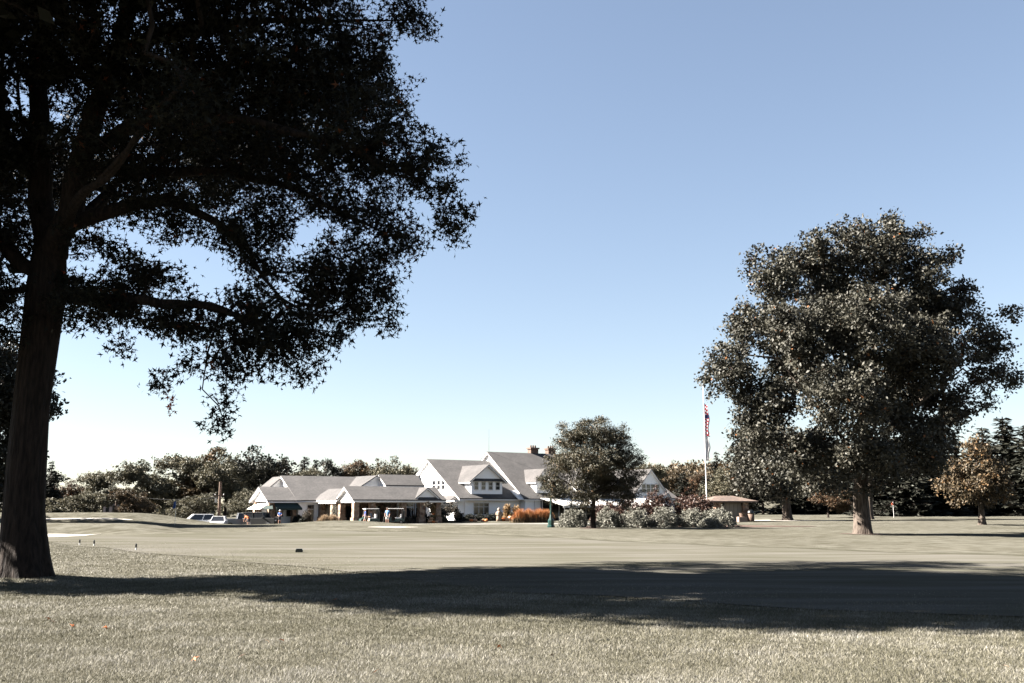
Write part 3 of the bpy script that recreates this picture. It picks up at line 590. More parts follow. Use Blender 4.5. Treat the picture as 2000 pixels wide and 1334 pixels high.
LT = [
 ('pine_tree', PS[2], 95, 902, 150, 75, 'needle', 'dark ragged conifer just right of the leaning oak trunk', GL),
 ('woodland_tree', PD[3], 20, 900, 150, 150, 'decid_dark', 'dark rounded tree low behind the leaning trunk, left edge', GL),
 ('woodland_tree', PD[1], 135, 936, 165, 70, 'decid_warm', 'rust-tinged low tree next to the dark ragged conifer', GL),
 ('woodland_tree', PD[0], 186, 922, 160, 84, 'decid', 'grey-green tree left of the small white house', GL),
 ('woodland_tree', PD[3], 232, 948, 240, 50, 'decid', 'pale distant tree above the small white house', GL),
 ('woodland_tree', PD[3], 285, 903, 158, 118, 'decid', 'broad olive tree between the white house and the utility pole', GL),
 ('woodland_tree', PD[0], 352, 889, 162, 104, 'decid', 'olive tree in line with the blue golf flag', GL),
 ('woodland_tree', PD[2], 398, 876, 164, 85, 'decid_gold', 'slender paler tree with loose top behind the white sedan', GL),
 ('woodland_tree', PD[1], 440, 885, 160, 100, 'decid', 'tall olive tree behind the brown utility pole', GL),
 ('woodland_tree', PD[1], 492, 874, 168, 135, 'decid_dark', 'tallest dark tree, left of the clubhouse gable', GL),
 ('woodland_tree', PD[3], 262, 955, 148, 80, 'decid_gold', 'low golden bushy tree right of the thin grey pole', GL),
 ('woodland_tree', PD[3], 385, 965, 146, 90, 'decid', 'low olive thicket tree behind the parked white cars', GL),
 ('woodland_tree', PD[3], 478, 955, 150, 80, 'decid', 'low olive tree touching the left end of the clubhouse', GL),
 ('woodland_tree', PD[3], 150, 962, 146, 110, 'decid', 'low olive thicket left of the small white house', GL),
 ('spruce_tree', PS[2], 555, 893, 190, 76, 'needle', 'first pointed spruce rising behind the long grey roof', GB),
 ('spruce_tree', PS[0], 592, 894, 192, 68, 'needle', 'second pointed spruce behind the long grey roof', GB),
 ('spruce_tree', PS[1], 614, 899, 194, 44, 'needle', 'narrow spruce between two fuller trees behind the roof', GB),
 ('woodland_tree', PD[3], 575, 915, 182, 95, 'decid', 'pale olive bushy tree peeping over the long roof', GB),
 ('woodland_tree', PD[2], 641, 900, 190, 58, 'decid_dark', 'narrow dark tree over the right part of the long roof', GB),
 ('woodland_tree', PD[2], 660, 914, 188, 40, 'decid_dark', 'smallest dark treetop right of the narrow dark tree', GB),
 ('woodland_tree', PD[0], 688, 904, 190, 62, 'decid_gold', 'golden tree left of the gap over the roof valley', GB),
 ('woodland_tree', PD[2], 716, 901, 192, 58, 'decid_warm', 'orange tree above the portico roof', GB),
 ('woodland_tree', PD[1], 741, 899, 190, 60, 'decid_gold', 'tawny tree above the little white roof gable', GB),
 ('woodland_tree', PD[1], 768, 895, 188, 80, 'decid', 'full grey-green tree left of the big white gable', GB),
 ('woodland_tree', PD[3], 806, 911, 190, 60, 'decid_dark', 'low dark treetop touching the big white gable', GB),
 ('woodland_tree', PD[0], 1275, 905, 235, 62, 'decid', 'grey-green tree rising behind the rightmost clubhouse gable', GM),
 ('woodland_tree', PD[3], 1312, 916, 250, 70, 'decid_gold', 'tawny tree right of the rightmost clubhouse gable', GM),
 ('spruce_tree', PS[0], 1336, 925, 215, 60, 'needle', 'grey conifer left of the orange tree by the flagpole', GM),
 ('woodland_tree', PD[3], 1358, 922, 240, 44, 'decid_warm', 'orange tree left of the flagpole', GM),
 ('spruce_tree', PS[0], 1378, 930, 205, 50, 'needle', 'conifer standing right behind the flagpole', GM),
 ('spruce_tree', PS[2], 1402, 884, 190, 66, 'needle', 'pointed conifer immediately right of the flagpole', GM),
 ('spruce_tree', PS[0], 1452, 838, 185, 95, 'needle', 'tall conifer against the left flank of the big round tree', GM),
 ('woodland_tree', PD[3], 1428, 905, 150, 100, 'decid', 'broad low tree with rusty top behind the stone hut', GM),
 ('woodland_tree', PD[3], 1490, 930, 145, 90, 'decid_dark', 'dark low tree right of the stone hut', GM),
 ('woodland_tree', PD[3], 1618, 947, 122, 72, 'decid_warm', 'low orange-leaved tree in the shade between two trunks', GM),
 ('spruce_tree', PS[2], 1562, 890, 150, 140, 'needle', 'dark conifer behind the thin pale trunk', GR),
 ('spruce_tree', PS[2], 1642, 880, 152, 140, 'needle', 'dark conifer behind the low orange-leaved tree', GR),
 ('spruce_tree', PS[0], 1722, 880, 132, 120, 'needle', 'dense grey spruce right of the stout pale trunk', GR),
 ('spruce_tree', PS[2], 1775, 858, 130, 130, 'needle', 'dense grey spruce behind the little orange marker flag', GR),
 ('spruce_tree', PS[0], 1828, 868, 134, 125, 'needle', 'dark spruce left of the yellowing tree', GR),
 ('spruce_tree', PS[2], 1875, 850, 140, 140, 'needle', 'dark spruce right behind the yellowing tree', GR),
 ('spruce_tree', PS[0], 1930, 838, 138, 130, 'needle', 'tall spruce over the right shoulder of the yellowing tree', GR),
 ('spruce_tree', PS[1], 1972, 818, 135, 120, 'needle', 'tallest spruce, second from the right edge', GR),
 ('spruce_tree', PS[0], 2014, 834, 132, 125, 'needle', 'tall spruce cut by the right edge of the picture', GR),
 ('spruce_tree', PS[2], 1690, 870, 155, 140, 'needle', 'dark conifer seen past the right side of the stout trunk', GR),
 ('spruce_tree', PS[2], 2090, 850, 130, 120, 'needle', 'spruce just beyond the right edge of the picture', GR),
 ('woodland_tree', PD[3], 1750, 960, 150, 120, 'decid_dark', 'low dark thicket under the conifers by the orange marker flag', GR),
 ('woodland_tree', PD[3], 1880, 955, 150, 130, 'decid_dark', 'low dark thicket behind the yellowing tree trunk', GR),
 ('woodland_tree', PD[3], 1985, 950, 142, 130, 'decid_dark', 'low dark thicket at the right edge of the lawn', GR),
 ('woodland_tree', PD[3], 1565, 965, 150, 110, 'decid_dark', 'low dark thicket behind the white sand strip', GR),
 ('woodland_tree', PD[3], -480, 640, 80, 420, 'decid_dark', 'tree just outside the left edge that shades the far lawn and sand', GL),
 ('woodland_tree', PD[3], -250, 700, 93, 330, 'decid_dark', 'tree outside the left edge that shades the foot of the grassy rise', GL),
 ('woodland_tree', PD[2], -1950, 430, 14.6, 700, 'decid_dark', 'young tree left of the picture, dappling the near lawn with shade', GL),
]
for a in LT: place_tree(a[0], a[1], a[2], a[3], a[4], a[5], M[a[6]], a[7], a[8])
YY = 86
def yl(px, py, r, dy=0): return (at(px, py, YY + dy), (r, r * 1.1, r * .8), 1.0)
broad_tree('maple_tree', 'yellowing medium tree with short trunk near the right edge', on(1918, YY),
    [(1918, 1028, YY), (1917, 1000, YY), (1915, 970, YY), (1912, 930, YY)], [.32, .24, .2, .15], [[(1915, 965, YY), (1870, 940, YY)], [(1914, 950, YY), (1955, 930, YY)], [(1912, 940, YY), (1905, 890, YY)]],
    [yl(1905, 880, 1.2), yl(1870, 915, 1.3), yl(1930, 920, 1.6), yl(1850, 945, 1.2), yl(1895, 950, 1.6, -1), yl(1950, 955, 1.4), yl(1870, 970, .9), yl(1965, 970, .7), yl(1920, 975, .9), yl(1900, 860, .7)],
    5.5, 22, .3, .26, 61, M['decid_gold'], M['bark2'], tip=.012, n=16)
# far wooded hill: one mass
rng = np.random.default_rng(77); prt = []
for i in range(170):
    px = rng.uniform(1180, 1640); Y = rng.uniform(330, 470); p = on(px, Y); h = rng.uniform(8, 13)
    c = np.array(p) + np.array((0, 0, h * .55)); pts = c + unit(rng.normal(size=(150, 3))) * (rng.uniform(.3, 1, (150, 1)) ** .4) * np.array((h * .36, h * .36, h * .5))
    prt.append(leaves(pts, 1.5, rng, KITE_T, .6, .2, np.clip(rng.normal(rng.uniform(.2, .8), .12, 150), 0, 1)))
V, F, T = merge(prt); o = link('far_wood', np_mesh('far_wood', V, F, T), M['decid_gold'], kind='stuff'); tag(o, 'distant wooded hill turning brown and gold behind the flagpole', 'woods')
# distant tree belt that closes the horizon on both sides
prt = []
for i in range(420):
    px = rng.uniform(-900, 2900)
    if 1150 < px < 1660: continue
    Y = rng.uniform(230, 320); p = on(px, Y); h = rng.uniform(4, 6)
    c = np.array(p) + np.array((0, 0, h * .45)); pts = c + unit(rng.normal(size=(70, 3))) * (rng.uniform(.3, 1, (70, 1)) ** .4) * np.array((h * .5, h * .4, h * .5))
    prt.append(leaves(pts, 1.7, rng, KITE_T, .6, .2, np.clip(rng.normal(rng.uniform(.2, .8), .12, 70), 0, 1)))
V, F, T = merge(prt); o = link('far_tree_belt', np_mesh('far_tree_belt', V, F, T), M['decid'], kind='stuff'); tag(o, 'far belt of low trees along the horizon behind the course', 'woods')

# ------------------------------------------------------------------ the clubhouse (local axes: x along the front, y into the depth)
GZ = -.46
ch = empty('clubhouse', (-8, 150, 0), R(33)); tag(ch, 'long white clubhouse with grey shingle roofs, many gables and stone porch', 'building')
def gable(name, u0, u1, v0, v1, ze, zr, axis='u', wall=True, oh=.45, rk=.4, zb=None, roofmat='shingle', vr=None, wallmat='siding'):
    """gabled block: walls, two roof slopes with white fascia; axis is the ridge direction"""
    zb = GZ - .1 if zb is None else zb
    if axis == 'u':
        P = lambda a, b, z: (a, b, z); a0, a1, b0, b1 = u0, u1, v0, v1
    else:
        P = lambda a, b, z: (b, a, z); a0, a1, b0, b1 = v0, v1, u0, u1
    br = (b0 + b1) / 2 if vr is None else vr
    if wall:
        w = MB(); pts = [P(a0, b0, zb), P(a0, b1, zb), P(a0, b1, ze), P(a0, br, zr), P(a0, b0, ze)]
        e = [P(a1 - a0, 0, 0)][0]; w.prism(pts, e); w.build('wall', M[wallmat], ch)
    for sgn, be in ((-1, b0), (1, b1)):
        sl = (zr - ze) / abs(br - be); bo = be + sgn * oh; zo = ze - sl * oh; A0, A1 = a0 - rk, a1 + rk
        top = [P(A0, br, zr + .12), P(A1, br, zr + .12), P(A1, bo, zo + .12), P(A0, bo, zo + .12)]
        r = MB(); r.prism(top, (0, 0, .14)); ro = r.build('roof', M[roofmat], ch)
        f = MB(); f.prism([P(A0 + .03, br, zr - .06), P(A1 - .03, br, zr - .06), P(A1 - .03, bo - sgn * .03, zo - .06), P(A0 + .03, bo - sgn * .03, zo - .06)], (0, 0, .175)); f.build('fascia', M['trim'], ro)
def window(face, a, b, z, w, h, cols=1, rows=2, name='window', parent=None, split=None):
    """face 'front' (looks -y) or 'left' (looks -x); a = position along the wall, b = wall plane"""
    m = MB(); t = .09; d = .07
    P = (lambda s, q, zz: (s, b - q, zz)) if face == 'front' else (lambda s, q, zz: (b - q, s, zz))
    def bar(s0, s1, z0, z1, dd=d):
        m.prism([P(s0, 0, z0), P(s1, 0, z0), P(s1, 0, z1), P(s0, 0, z1)], Vector(P(0, dd, 0)) - Vector(P(0, 0, 0)))
    bar(a - w / 2 - t, a - w / 2, z - t, z + h + t); bar(a + w / 2, a + w / 2 + t, z - t, z + h + t); bar(a - w / 2, a + w / 2, z - t, z); bar(a - w / 2, a + w / 2, z + h, z + h + t)
    xs_ = [a - w / 2 + w * i / cols for i in range(cols + 1)]; zs_ = [z + h * i / rows for i in range(rows + 1)] if split is None else [z] + [z + h * s for s in split] + [z + h]
    for x in xs_[1:-1]: bar(x - .03, x + .03, z, z + h, d * .8)
    for zz in zs_[1:-1]: bar(a - w / 2, a + w / 2, zz - .025, zz + .025, d * .75)
    o = m.build(name, M['trim'], parent or ch)
    for i in range(cols):
        for j in range(len(zs_) - 1):
            p = MB(); p.prism([P(xs_[i] + .01, .004, zs_[j] + .01), P(xs_[i + 1] - .01, .004, zs_[j] + .01), P(xs_[i + 1] - .01, .004, zs_[j + 1] - .01), P(xs_[i] + .01, .004, zs_[j + 1] - .01)], Vector(P(0, .025, 0)) - Vector(P(0, 0, 0)))
            p.build('pane', M['glass'], o)
    return o
# long left wing and entrance pavilion
gable('A', -26.45, -12.0, -4, 7.8, 2.45, 5.56)
gable('J', -30.47, -26.6, -4.05, 2.25, 2.4, 3.98, wall=False)
mb = MB(); mb.prism([(-30.4, -3.9, 2.3), (-30.4, 2.1, 2.3), (-30.4, -.9, 3.9)], (.15, 0, 0)); mb.build('gable_panel', M['siding'], ch)
mb = MB(); mb.box(-29.4, -26.3, -2.6, 2.0, GZ - .1, 2.5); mb.build('wall', M['siding'], ch)
gable('L', -28.4, -24.2, 2.5, 5.6, 3.9, 5.45, 'v', vr=-26.5, oh=.3)
mb = MB(); mb.box(-26.3, -12.2, -3.98, -3.9, 2.2, 2.44); mb.build('frieze', M['trim'], ch)
def column(u, v, w=.75, z1=2.35, flare=True):
    m = MB(); m.box(u - w / 2, u + w / 2, v - w / 2, v + w / 2, GZ + .75, z1)
    m.box(u - w / 2 - .1, u + w / 2 + .1, v - w / 2 - .1, v + w / 2 + .1, GZ - .15, GZ + .748)
    m.build('stone_column', M['stone'], ch, bevel=.02)
column(-30.0, -3.6, .85); column(-30.0, 1.8, .85); column(-26.9, -3.75, .5)
# cross wings and little roof gable behind the portico
gable('B', -20.0, -11.2, -4.45, 7.6, 2.9, 5.60, 'v')
gable('K', -13.3, -7.9, -4.35, 7.5, 2.95, 5.72, 'v', vr=-8.9, oh=.3)
gable('C', -15.0, -9.6, -6.6, -2.4, 4.45, 5.75, 'u', oh=.3, rk=.3, zb=2.5)
mb = MB(); mb.box(-12.2, -8.0, -3.9, 7.0, GZ - .1, 2.9); mb.box(-8.0, .05, 10.5, 14, GZ - .1, 2.9); mb.build('wall', M['siding'], ch)
# portico with link roof
gable('E', -23.7, -11.4, -15.7, -10.6, 2.45, 3.92, wall=False, oh=.35)
mb = MB(); mb.prism([(-23.62, -15.5, 2.42), (-23.62, -10.8, 2.42), (-23.62, -13.15, 3.8)], (.15, 0, 0)); mb.build('gable_panel', M['siding'], ch)
mb = MB(); mb.prism([(-11.6, -15.5, 2.42), (-11.6, -10.8, 2.42), (-11.6, -13.15, 3.8)], (.15, 0, 0)); mb.build('gable_panel', M['siding'], ch)
for (a0, a1, b0, b1) in ((-23.7, -11.4, -15.65, -15.35), (-23.7, -11.4, -10.95, -10.65), (-23.68, -23.4, -15.35, -10.95)):
    mb = MB(); mb.box(a0, a1, b0, b1, 2.12, 2.44); mb.build('beam', M['trim'], ch)
mb = MB(); mb.box(-23.4, -11.6, -15.3, -11.0, 2.3, 2.36); mb.build('ceiling', M['trim'], ch)
gable('G', -24.0, -19.6, -11.1, -3.0, 2.42, 3.72, 'v', wall=False, oh=.2, rk=.05)
mb = MB(); mb.box(-24.0, -23.8, -10.5, -4.1, 2.02, 2.40); mb.build('beam', M['trim'], ch)
mb = MB(); mb.box(-23.75, -11.5, -10.6, -4.1, 2.25, 2.3); mb.build('ceiling', M['wood'], ch)
mb = MB(); mb.prism([(-19.7, -11.0, 3.5), (-11.45, -11.0, 3.5), (-11.45, -3.6, 3.5), (-19.7, -3.6, 3.5)], (0, 0, .12)); mb.build('roof', M['shingle'], ch)
for u, v in ((-23.4, -15.3), (-23.4, -11.1), (-21.2, -15.3), (-23.4, -4.6), (-23.4, -8.6), (-16.9, -15.3), (-16.9, -11.1), (-11.9, -15.3), (-11.9, -11.1), (-14.3, -15.3)):
    column(u, v, .72, 2.14)
# front entrance: stone wall, white double door with side lights
mb = MB(); mb.box(-22.6, -7.85, -4.7, -3.85, GZ - .1, 2.5); mb.build('stone_wall', M['stone'], ch)
dr = MB(); dr.box(-12.5, -9.9, -4.9, -4.7, GZ, 2.3); dr = dr.build('door', M['trim'], ch)
for s in (-11.72, -10.72):
    p = MB(); p.box(s - .32, s + .32, -4.94, -4.905, GZ + .3, GZ + 1.95); p.build('pane', M['glass'], dr)
for s0, s1 in ((-12.42, -12.15), (-10.3, -9.98)):
    p = MB(); p.box(s0, s1, -4.94, -4.905, GZ + .3, GZ + 1.95); p.build('pane', M['glass'], dr)
p = MB(); p.box(-12.4, -10.0, -4.94, -4.905, GZ + 2.12, GZ + 2.65); p.build('pane', M['glass'], dr)
p = MB(); p.box(-11.26, -11.18, -5.0, -4.905, GZ + .9, GZ + 1.15); p.build('handle', M['metal'], dr)
window('front', -8.75, -4.702, GZ + .55, 1.6, 2.1, 2, 2, split=[.7])
for u in (-22.0, -19.2, -16.0):
    mb = MB(); mb.box(u - 1.1, u + 1.1, -4.76, -4.71, GZ, 1.7); mb.build('dark_doorway', M['glass'], ch)
# small front gable over the entrance, riding on the portico roof
def front_gable(uc, hw, vf, zb, ze, zp, vb, band=True, wallback=None, oh=.35):
    """dormer that looks to the front: wall with gable, two roof slopes running back to vb"""
    w = MB(); w.prism([(uc - hw, vf, zb), (uc + hw, vf, zb), (uc + hw, vf, ze), (uc, vf, zp - .1), (uc - hw, vf, ze)], (0, (wallback or vb) - vf, 0)); wo_ = w.build('dormer', M['siding'], ch)
    sl = (zp - ze) / hw
    for sg in (-1, 1):
        eo = uc + sg * (hw + oh); zo = ze - sl * oh
        r = MB(); r.prism([(uc, vf - oh, zp + .1), (uc, vb, zp + .1), (eo, vb, zo + .1), (eo, vf - oh, zo + .1)], (0, 0, .12)); ro = r.build('dormer_roof', M['shingle'], wo_)
        f = MB(); f.prism([(uc, vf - oh + .02, zp - .05), (uc, vb, zp - .05), (eo - sg * .02, vb, zo - .05), (eo - sg * .02, vf - oh + .02, zo - .05)], (0, 0, .16)); f.build('dormer_fascia', M['trim'], wo_)
    if band:
        r = MB(); r.prism([(uc - hw - .25, vf - .45, ze - .12), (uc + hw + .25, vf - .45, ze - .12), (uc + hw + .1, vf - .01, ze + .22), (uc - hw - .1, vf - .01, ze + .22)], (0, 0, -.08)); r.build('pent_roof', M['shingle'], wo_)
    return wo_
front_gable(-13.6, 1.7, -15.5, 2.5, 2.55, 3.85, -13.0, True)
# two-storey gable D, tall block H, right gable I
gable('D', 0, 11.0, 0, 18.3, 3.25, 8.75, oh=1.05, rk=.45)
sk = MB(); sk.prism([(-1.3, .1, 2.62), (-1.3, 12, 2.62), (-.005, 12, 3.35), (-.005, .1, 3.35)], (0, 0, -.14)); so = sk.build('skirt_roof', M['shingle'], ch)
sk = MB(); sk.prism([(-1.28, .13, 2.47), (-1.28, 12, 2.47), (-.005, 12, 3.2), (-.005, .13, 3.2)], (0, 0, -.16)); sk.build('fascia', M['trim'], so)
mb = MB(); mb.box(-1.25, .6, -1.0, .05, 2.38, 2.52); mb.build('soffit', M['trim'], ch)
gable('H', 11.05, 31, -1.4, 19.7, 2.95, 10.25, oh=.5, rk=.5)
gable('I', 33.6, 41.4, 0, 14, 3.4, 7.7, 'v', oh=.6)
mb = MB(); mb.box(30.9, 33.7, 1, 14, GZ - .1, 4.2); mb.build('wall', M['siding'], ch)
gable('I2', 30.5, 46, 3.5, 14, 3.2, 6.0, oh=.6)
d1 = front_gable(5.0, 2.75, 0, 3.35, 5.62, 7.75, 7.4, True, 5, .6)
for i in range(4): window('front', 5.0 + (i - 1.5) * 1.28, -.002, 4.18, .68, 1.12, 1, 2, parent=d1)
d2 = front_gable(15.0, 1.3, -.6, 3.6, 5.78, 7.3, 5.6, True, 3, .45)
window('front', 15.0, -.602, 4.35, .8, 1.0, 1, 2, parent=d2)
front_gable(23.0, 1.3, -.6, 3.6, 5.78, 7.3, 5.6, True, 3, .45)
for i in range(4): window('front', 37.5 + (i - 1.5) * 1.0, -.002, 4.0, .85, 1.35, 1, 2)
for i in range(3): window('left', 6.0 - (i - 1) * 1.5, -.002, 4.25, 1.0, 1.35, 1, 2)
window('left', 4.2, -.002, .7, 3.8, 1.55, 3, 2, split=[.66])
window('front', 4.0, -.002, .45, 2.6, 1.7, 3, 2, split=[.68])
mb = MB(); mb.box(1.0, 1.12, -.1, -.005, GZ, 2.5); mb.build('downspout', M['trim'], ch)
# porch at the right end of D, shed panel, white terrace canopy
mb = MB(); mb.box(10.9, 13.2, -1.05, -.9, 2.42, 2.6); mb.build('beam', M['trim'], ch)
mb = MB(); mb.box(12.7, 12.85, -1.6, -1.45, GZ, 2.5); mb.build('post', M['trim'], ch)
mb = MB(); mb.prism([(9.6, -1.75, 2.75), (13.0, -1.75, 2.75), (12.0, .6, 4.1), (9.6, .6, 4.1)], (0, 0, -.1)); mb.build('shed_roof', M['awn_white'], ch)
cn = MB(); cn.prism([(14.2, -7.0, 1.85), (35, -7.0, 1.85), (35, -1.5, 3.0), (13.6, -1.5, 3.0)], (0, 0, -.06)); cn = cn.build('terrace_canopy', M['awn_white'], ch)
mb = MB(); mb.prism([(14.2, -7.02, 1.84), (35, -7.02, 1.84), (35, -7.02, 1.5), (14.2, -7.02, 1.5)], (0, .03, 0)); mb.build('valance', M['awn_white'], cn)
for i in range(6):
    mb = MB(); mb.tube([(14.6 + i * 4, -6.8, GZ), (14.6 + i * 4, -6.8, 1.85)], .05, 8); mb.build('canopy_pole', M['metal'], cn)
mb = MB(); mb.box(13.9, 34, -1.55, -1.42, GZ, 2.6); mb.build('dark_glazing', M['glass'], ch)
for i in range(7):
    mb = MB(); mb.box(14.0 + i * 3.2, 14.14 + i * 3.2, -1.66, -1.56, GZ, 2.6); mb.build('mullion', M['trim'], ch)
# chimneys, antenna, gutters
for u, v in ((20.0, 9.6), (23.6, 9.6)):
    mb = MB(); mb.box(u - .75, u + .75, v - .5, v + .5, 9.0, 11.2); mb.box(u - .9, u + .9, v - .65, v + .65, 11.2, 11.45)
    c_ = mb.build('chimney', M['brick'], ch)
    for q in (-.45, 0, .45):
        p = MB(); p.lathe([(.16, 11.45), (.14, 11.85)], 8, u + q, v); p.build('chimney_pot', M['brick'], c_)
mb = MB(); mb.tube([(11.0, 9.2, 10.2), (11.0, 9.2, 14.2)], [.035, .012], 6); mb.build('antenna', M['metal'], ch)
mb = MB(); mb.tube([(-27, -4.62, 2.22), (-12, -4.62, 2.22)], .07, 6); mb.build('gutter', M['trim'], ch)
# awnings on the entrance pavilion
aw = MB(); aw.prism([(-31.3, -3.3, 1.35), (-31.3, 1.9, 1.35), (-29.9, 1.7, 2.15), (-29.9, -3.1, 2.15)], (0, 0, -.05)); aw.build('white_awning', M['awn_white'], ch)
aw = MB(); aw.prism([(-29.9, -5.3, 1.45), (-26.4, -5.3, 1.45), (-26.6, -3.95, 2.12), (-29.7, -3.95, 2.12)], (0, 0, -.05)); ao = aw.build('green_awning', M['awn_green'], ch)
aw = MB(); aw.prism([(-29.9, -5.31, 1.44), (-26.4, -5.31, 1.44), (-26.4, -5.31, 1.2), (-29.9, -5.31, 1.2)], (0, .03, 0)); aw.build('valance', M['awn_green'], ao)
aw = MB(); aw.prism([(-31.2, -3.9, 1.35), (-30.2, -4.9, 1.35), (-29.9, -3.7, 2.15), (-30.0, -3.5, 2.15)], (0, 0, -.05)); aw.build('corner_awning', M['awn_green'], ch)
window('front', -28.6, -2.61, .35, 1.2, 1.3, 2, 1); window('front', -27.1, -2.61, .35, .9, 1.3, 1, 1); window('left', -1.2, -29.41, .3, 1.0, 1.2, 1, 1)
window('front', -24.75, -4.0, GZ + .1, .9, 2.2, 1, 2, split=[.75])

# ------------------------------------------------------------------ stone hut, far house
hut = empty('stone_hut', on(1421, 100), R(12)); tag(hut, 'low stone hut with brown hipped roof right of the shrub bed', 'hut')
mb = MB(); mb.box(-1.6, 1.2, -1.2, 1.2, -.2, 2.0); mb.build('wall', plain('cream_plaster', (.42, .34, .24), .8, .05), hut)
for x, y in ((1.25, -1.25), (1.25, 1.25), (-1.6, -1.25)):
    mb = MB(); mb.box(x - .3, x + .3, y - .3, y + .3, -.2, 1.98); mb.build('stone_pier', M['stone'], hut)
rf = MB(); e = 2.0; z0, z1 = 1.98, 2.5
rf.v = [(-2.6, -1.9, z0), (2.4, -1.9, z0), (2.4, 1.9, z0), (-2.6, 1.9, z0), (-1.2, 0, z1), (.6, 0, z1), (-2.6, -1.9, z0 - .14), (2.4, -1.9, z0 - .14), (2.4, 1.9, z0 - .14), (-2.6, 1.9, z0 - .14)]
rf.f = [(0, 1, 5, 4), (1, 2, 5), (2, 3, 4, 5), (3, 0, 4), (0, 6, 7, 1), (1, 7, 8, 2), (2, 8, 9, 3), (3, 9, 6, 0), (9, 8, 7, 6)]
rf.build('roof', M['tile'], hut)
for i in range(5):
    mb = MB(); mb.box(-1.15 + i * .42, -.76 + i * .42, -1.24, -1.202, .0, 1.75); mb.build('board', plain('cream_board', (.5, .44, .36), .7, .05) if i == 0 else bpy.data.materials['cream_board'], hut)
for x in (-.95, .95):
    mb = MB(); mb.box(x - .06, x + .06, -1.42, -1.21, 1.55, 1.8); mb.build('lantern', M['black'], hut)
hs_ = empty('far_house', on(216, 230), R(20)); tag(hs_, 'tiny white house with pink gable between the left trees', 'house')
mb = MB(); mb.prism([(-1.6, 0, -2), (1.6, 0, -2), (1.6, 0, 4.2), (0, 0, 6.2), (-1.6, 0, 4.2)], (0, 6, 0)); mb.build('wall', plain('pink_wall', (.6, .48, .46), .8), hs_)
for s in (-1, 1):
    mb = MB(); mb.prism([(0, -.2, 6.35), (s * 2.0, -.2, 3.85), (s * 2.0, 6.2, 3.85), (0, 6.2, 6.35)], (0, 0, -.12)); mb.build('roof', M['shingle'], hs_)
for s in (-.7, .7):
    mb = MB(); mb.box(s - .35, s + .35, -.05, -.01, 1.5, 3); mb.build('window', M['glass'], hs_)

# ------------------------------------------------------------------ poles, flags, lamp, markers
fp = empty('flagpole', on(1381, 92)); tag(fp, 'tall white flagpole beside the stone hut', 'flagpole')
mb = MB(); mb.tube([(0, 0, -.1), (0, 0, 6), (0, 0, 12.6)], [.055, .045, .03], 10); mb.build('pole', M['trim'], fp)
mb = MB(); mb.lathe([(.01, 12.6), (.09, 12.66), (.09, 12.76), (.01, 12.84)], 10); mb.build('ball', M['metal'], fp)
mb = MB(); mb.lathe([(.2, -.1), (.2, .12), (.1, .2)], 12); mb.build('base', M['metal'], fp)
def limp_flag(name, label, z1, z0, w0, w1, mat, seed):
    rng_ = random.Random(seed); n, m = 26, 12; V = []; F = []
    for i in range(n):
        t = i / (n - 1); wd = w0 + (w1 - w0) * t
        for j in range(m):
            q = j / (m - 1); x = .06 + wd * q * (1 - .2 * math.sin(t * 9 + 1)); y = .07 * math.sin(q * 14 + t * 3) * (.3 + q); V.append((x, y, z1 + (z0 - z1) * t - .25 * q * (1 - t)))
    for i in range(n - 1):
        for j in range(m - 1): a = i * m + j; F.append((a, a + 1, a + m + 1, a + m))
    me = bpy.data.meshes.new(name); me.from_pydata(V, [], F); me.update()
    for p in me.polygons: p.use_smooth = True
    o = link(name, me, mat, None, on(1381, 92)); s_ = o.modifiers.new('solid', 'SOLIDIFY'); s_.thickness = .008
    return tag(o, label, 'flag')
mf, nt, b = nmat('striped_cloth'); tc = nt.nodes.new('ShaderNodeTexCoord'); wv = nt.nodes.new('ShaderNodeTexWave'); wv.wave_type = 'BANDS'; wv.bands_direction = 'DIAGONAL'
wv.inputs['Scale'].default_value = 1.9; wv.inputs['Distortion'].default_value = 2.2; nt.links.new(tc.outputs['Object'], wv.inputs['Vector'])
r_ = ramp(nt, [(.0, (.55, .02, .04)), (.52, (.55, .02, .04)), (.56, (.8, .78, .77))]); nt.links.new(wv.outputs[0], r_.inputs[0])
sp = nt.nodes.new('ShaderNodeSeparateXYZ'); nt.links.new(tc.outputs['Object'], sp.inputs[0])
gt = nt.nodes.new('ShaderNodeMath'); gt.operation = 'COMPARE'; gt.inputs[1].default_value = 9.75; gt.inputs[2].default_value = .16; nt.links.new(sp.outputs['Z'], gt.inputs[0])
mx = nt.nodes.new('ShaderNodeMix'); mx.data_type = 'RGBA'; nt.links.new(gt.outputs[0], mx.inputs[0]); nt.links.new(r_.outputs[0], mx.inputs[6]); mx.inputs[7].default_value = (.03, .035, .12, 1); nt.links.new(mx.outputs[2], b.inputs['Base Color'])
limp_flag('striped_flag', 'limp red and white striped flag hanging high on the white pole', 11.0, 7.9, .36, .40, mf, 1)
limp_flag('white_flag', 'limp white flag hanging below the striped one', 8.0, 5.7, .42, .30, M['trim'], 2)
def utility_pole(px, top, Y, label, r, cross=True, mat='wood'):
    p = on(px, Y); H = at(px, top, Y)[2] - p.z; t = empty('utility_pole', p); tag(t, label, 'pole')
    mb = MB(); mb.tube([(0, 0, -.2), (0, 0, H)], [r, r * .75], 10); mb.build('post', M[mat], t)
    if cross:
        mb = MB(); mb.box(-.7, .7, -.3, -.2, H - 2.0, H - 1.85); mb.build('crossarm', M['wood'], t)
        mb = MB(); mb.lathe([(.16, 0), (.16, .6)], 10, -.4, -.35); o = mb.build('transformer', M['metal'], t); o.location.z = H - 2.9
        for s in (-.6, .6):
            mb = MB(); mb.lathe([(.04, H - 1.85), (.05, H - 1.75), (.03, H - 1.65)], 8, s, -.25); mb.build('insulator', M['trim'], t)
    return p, H
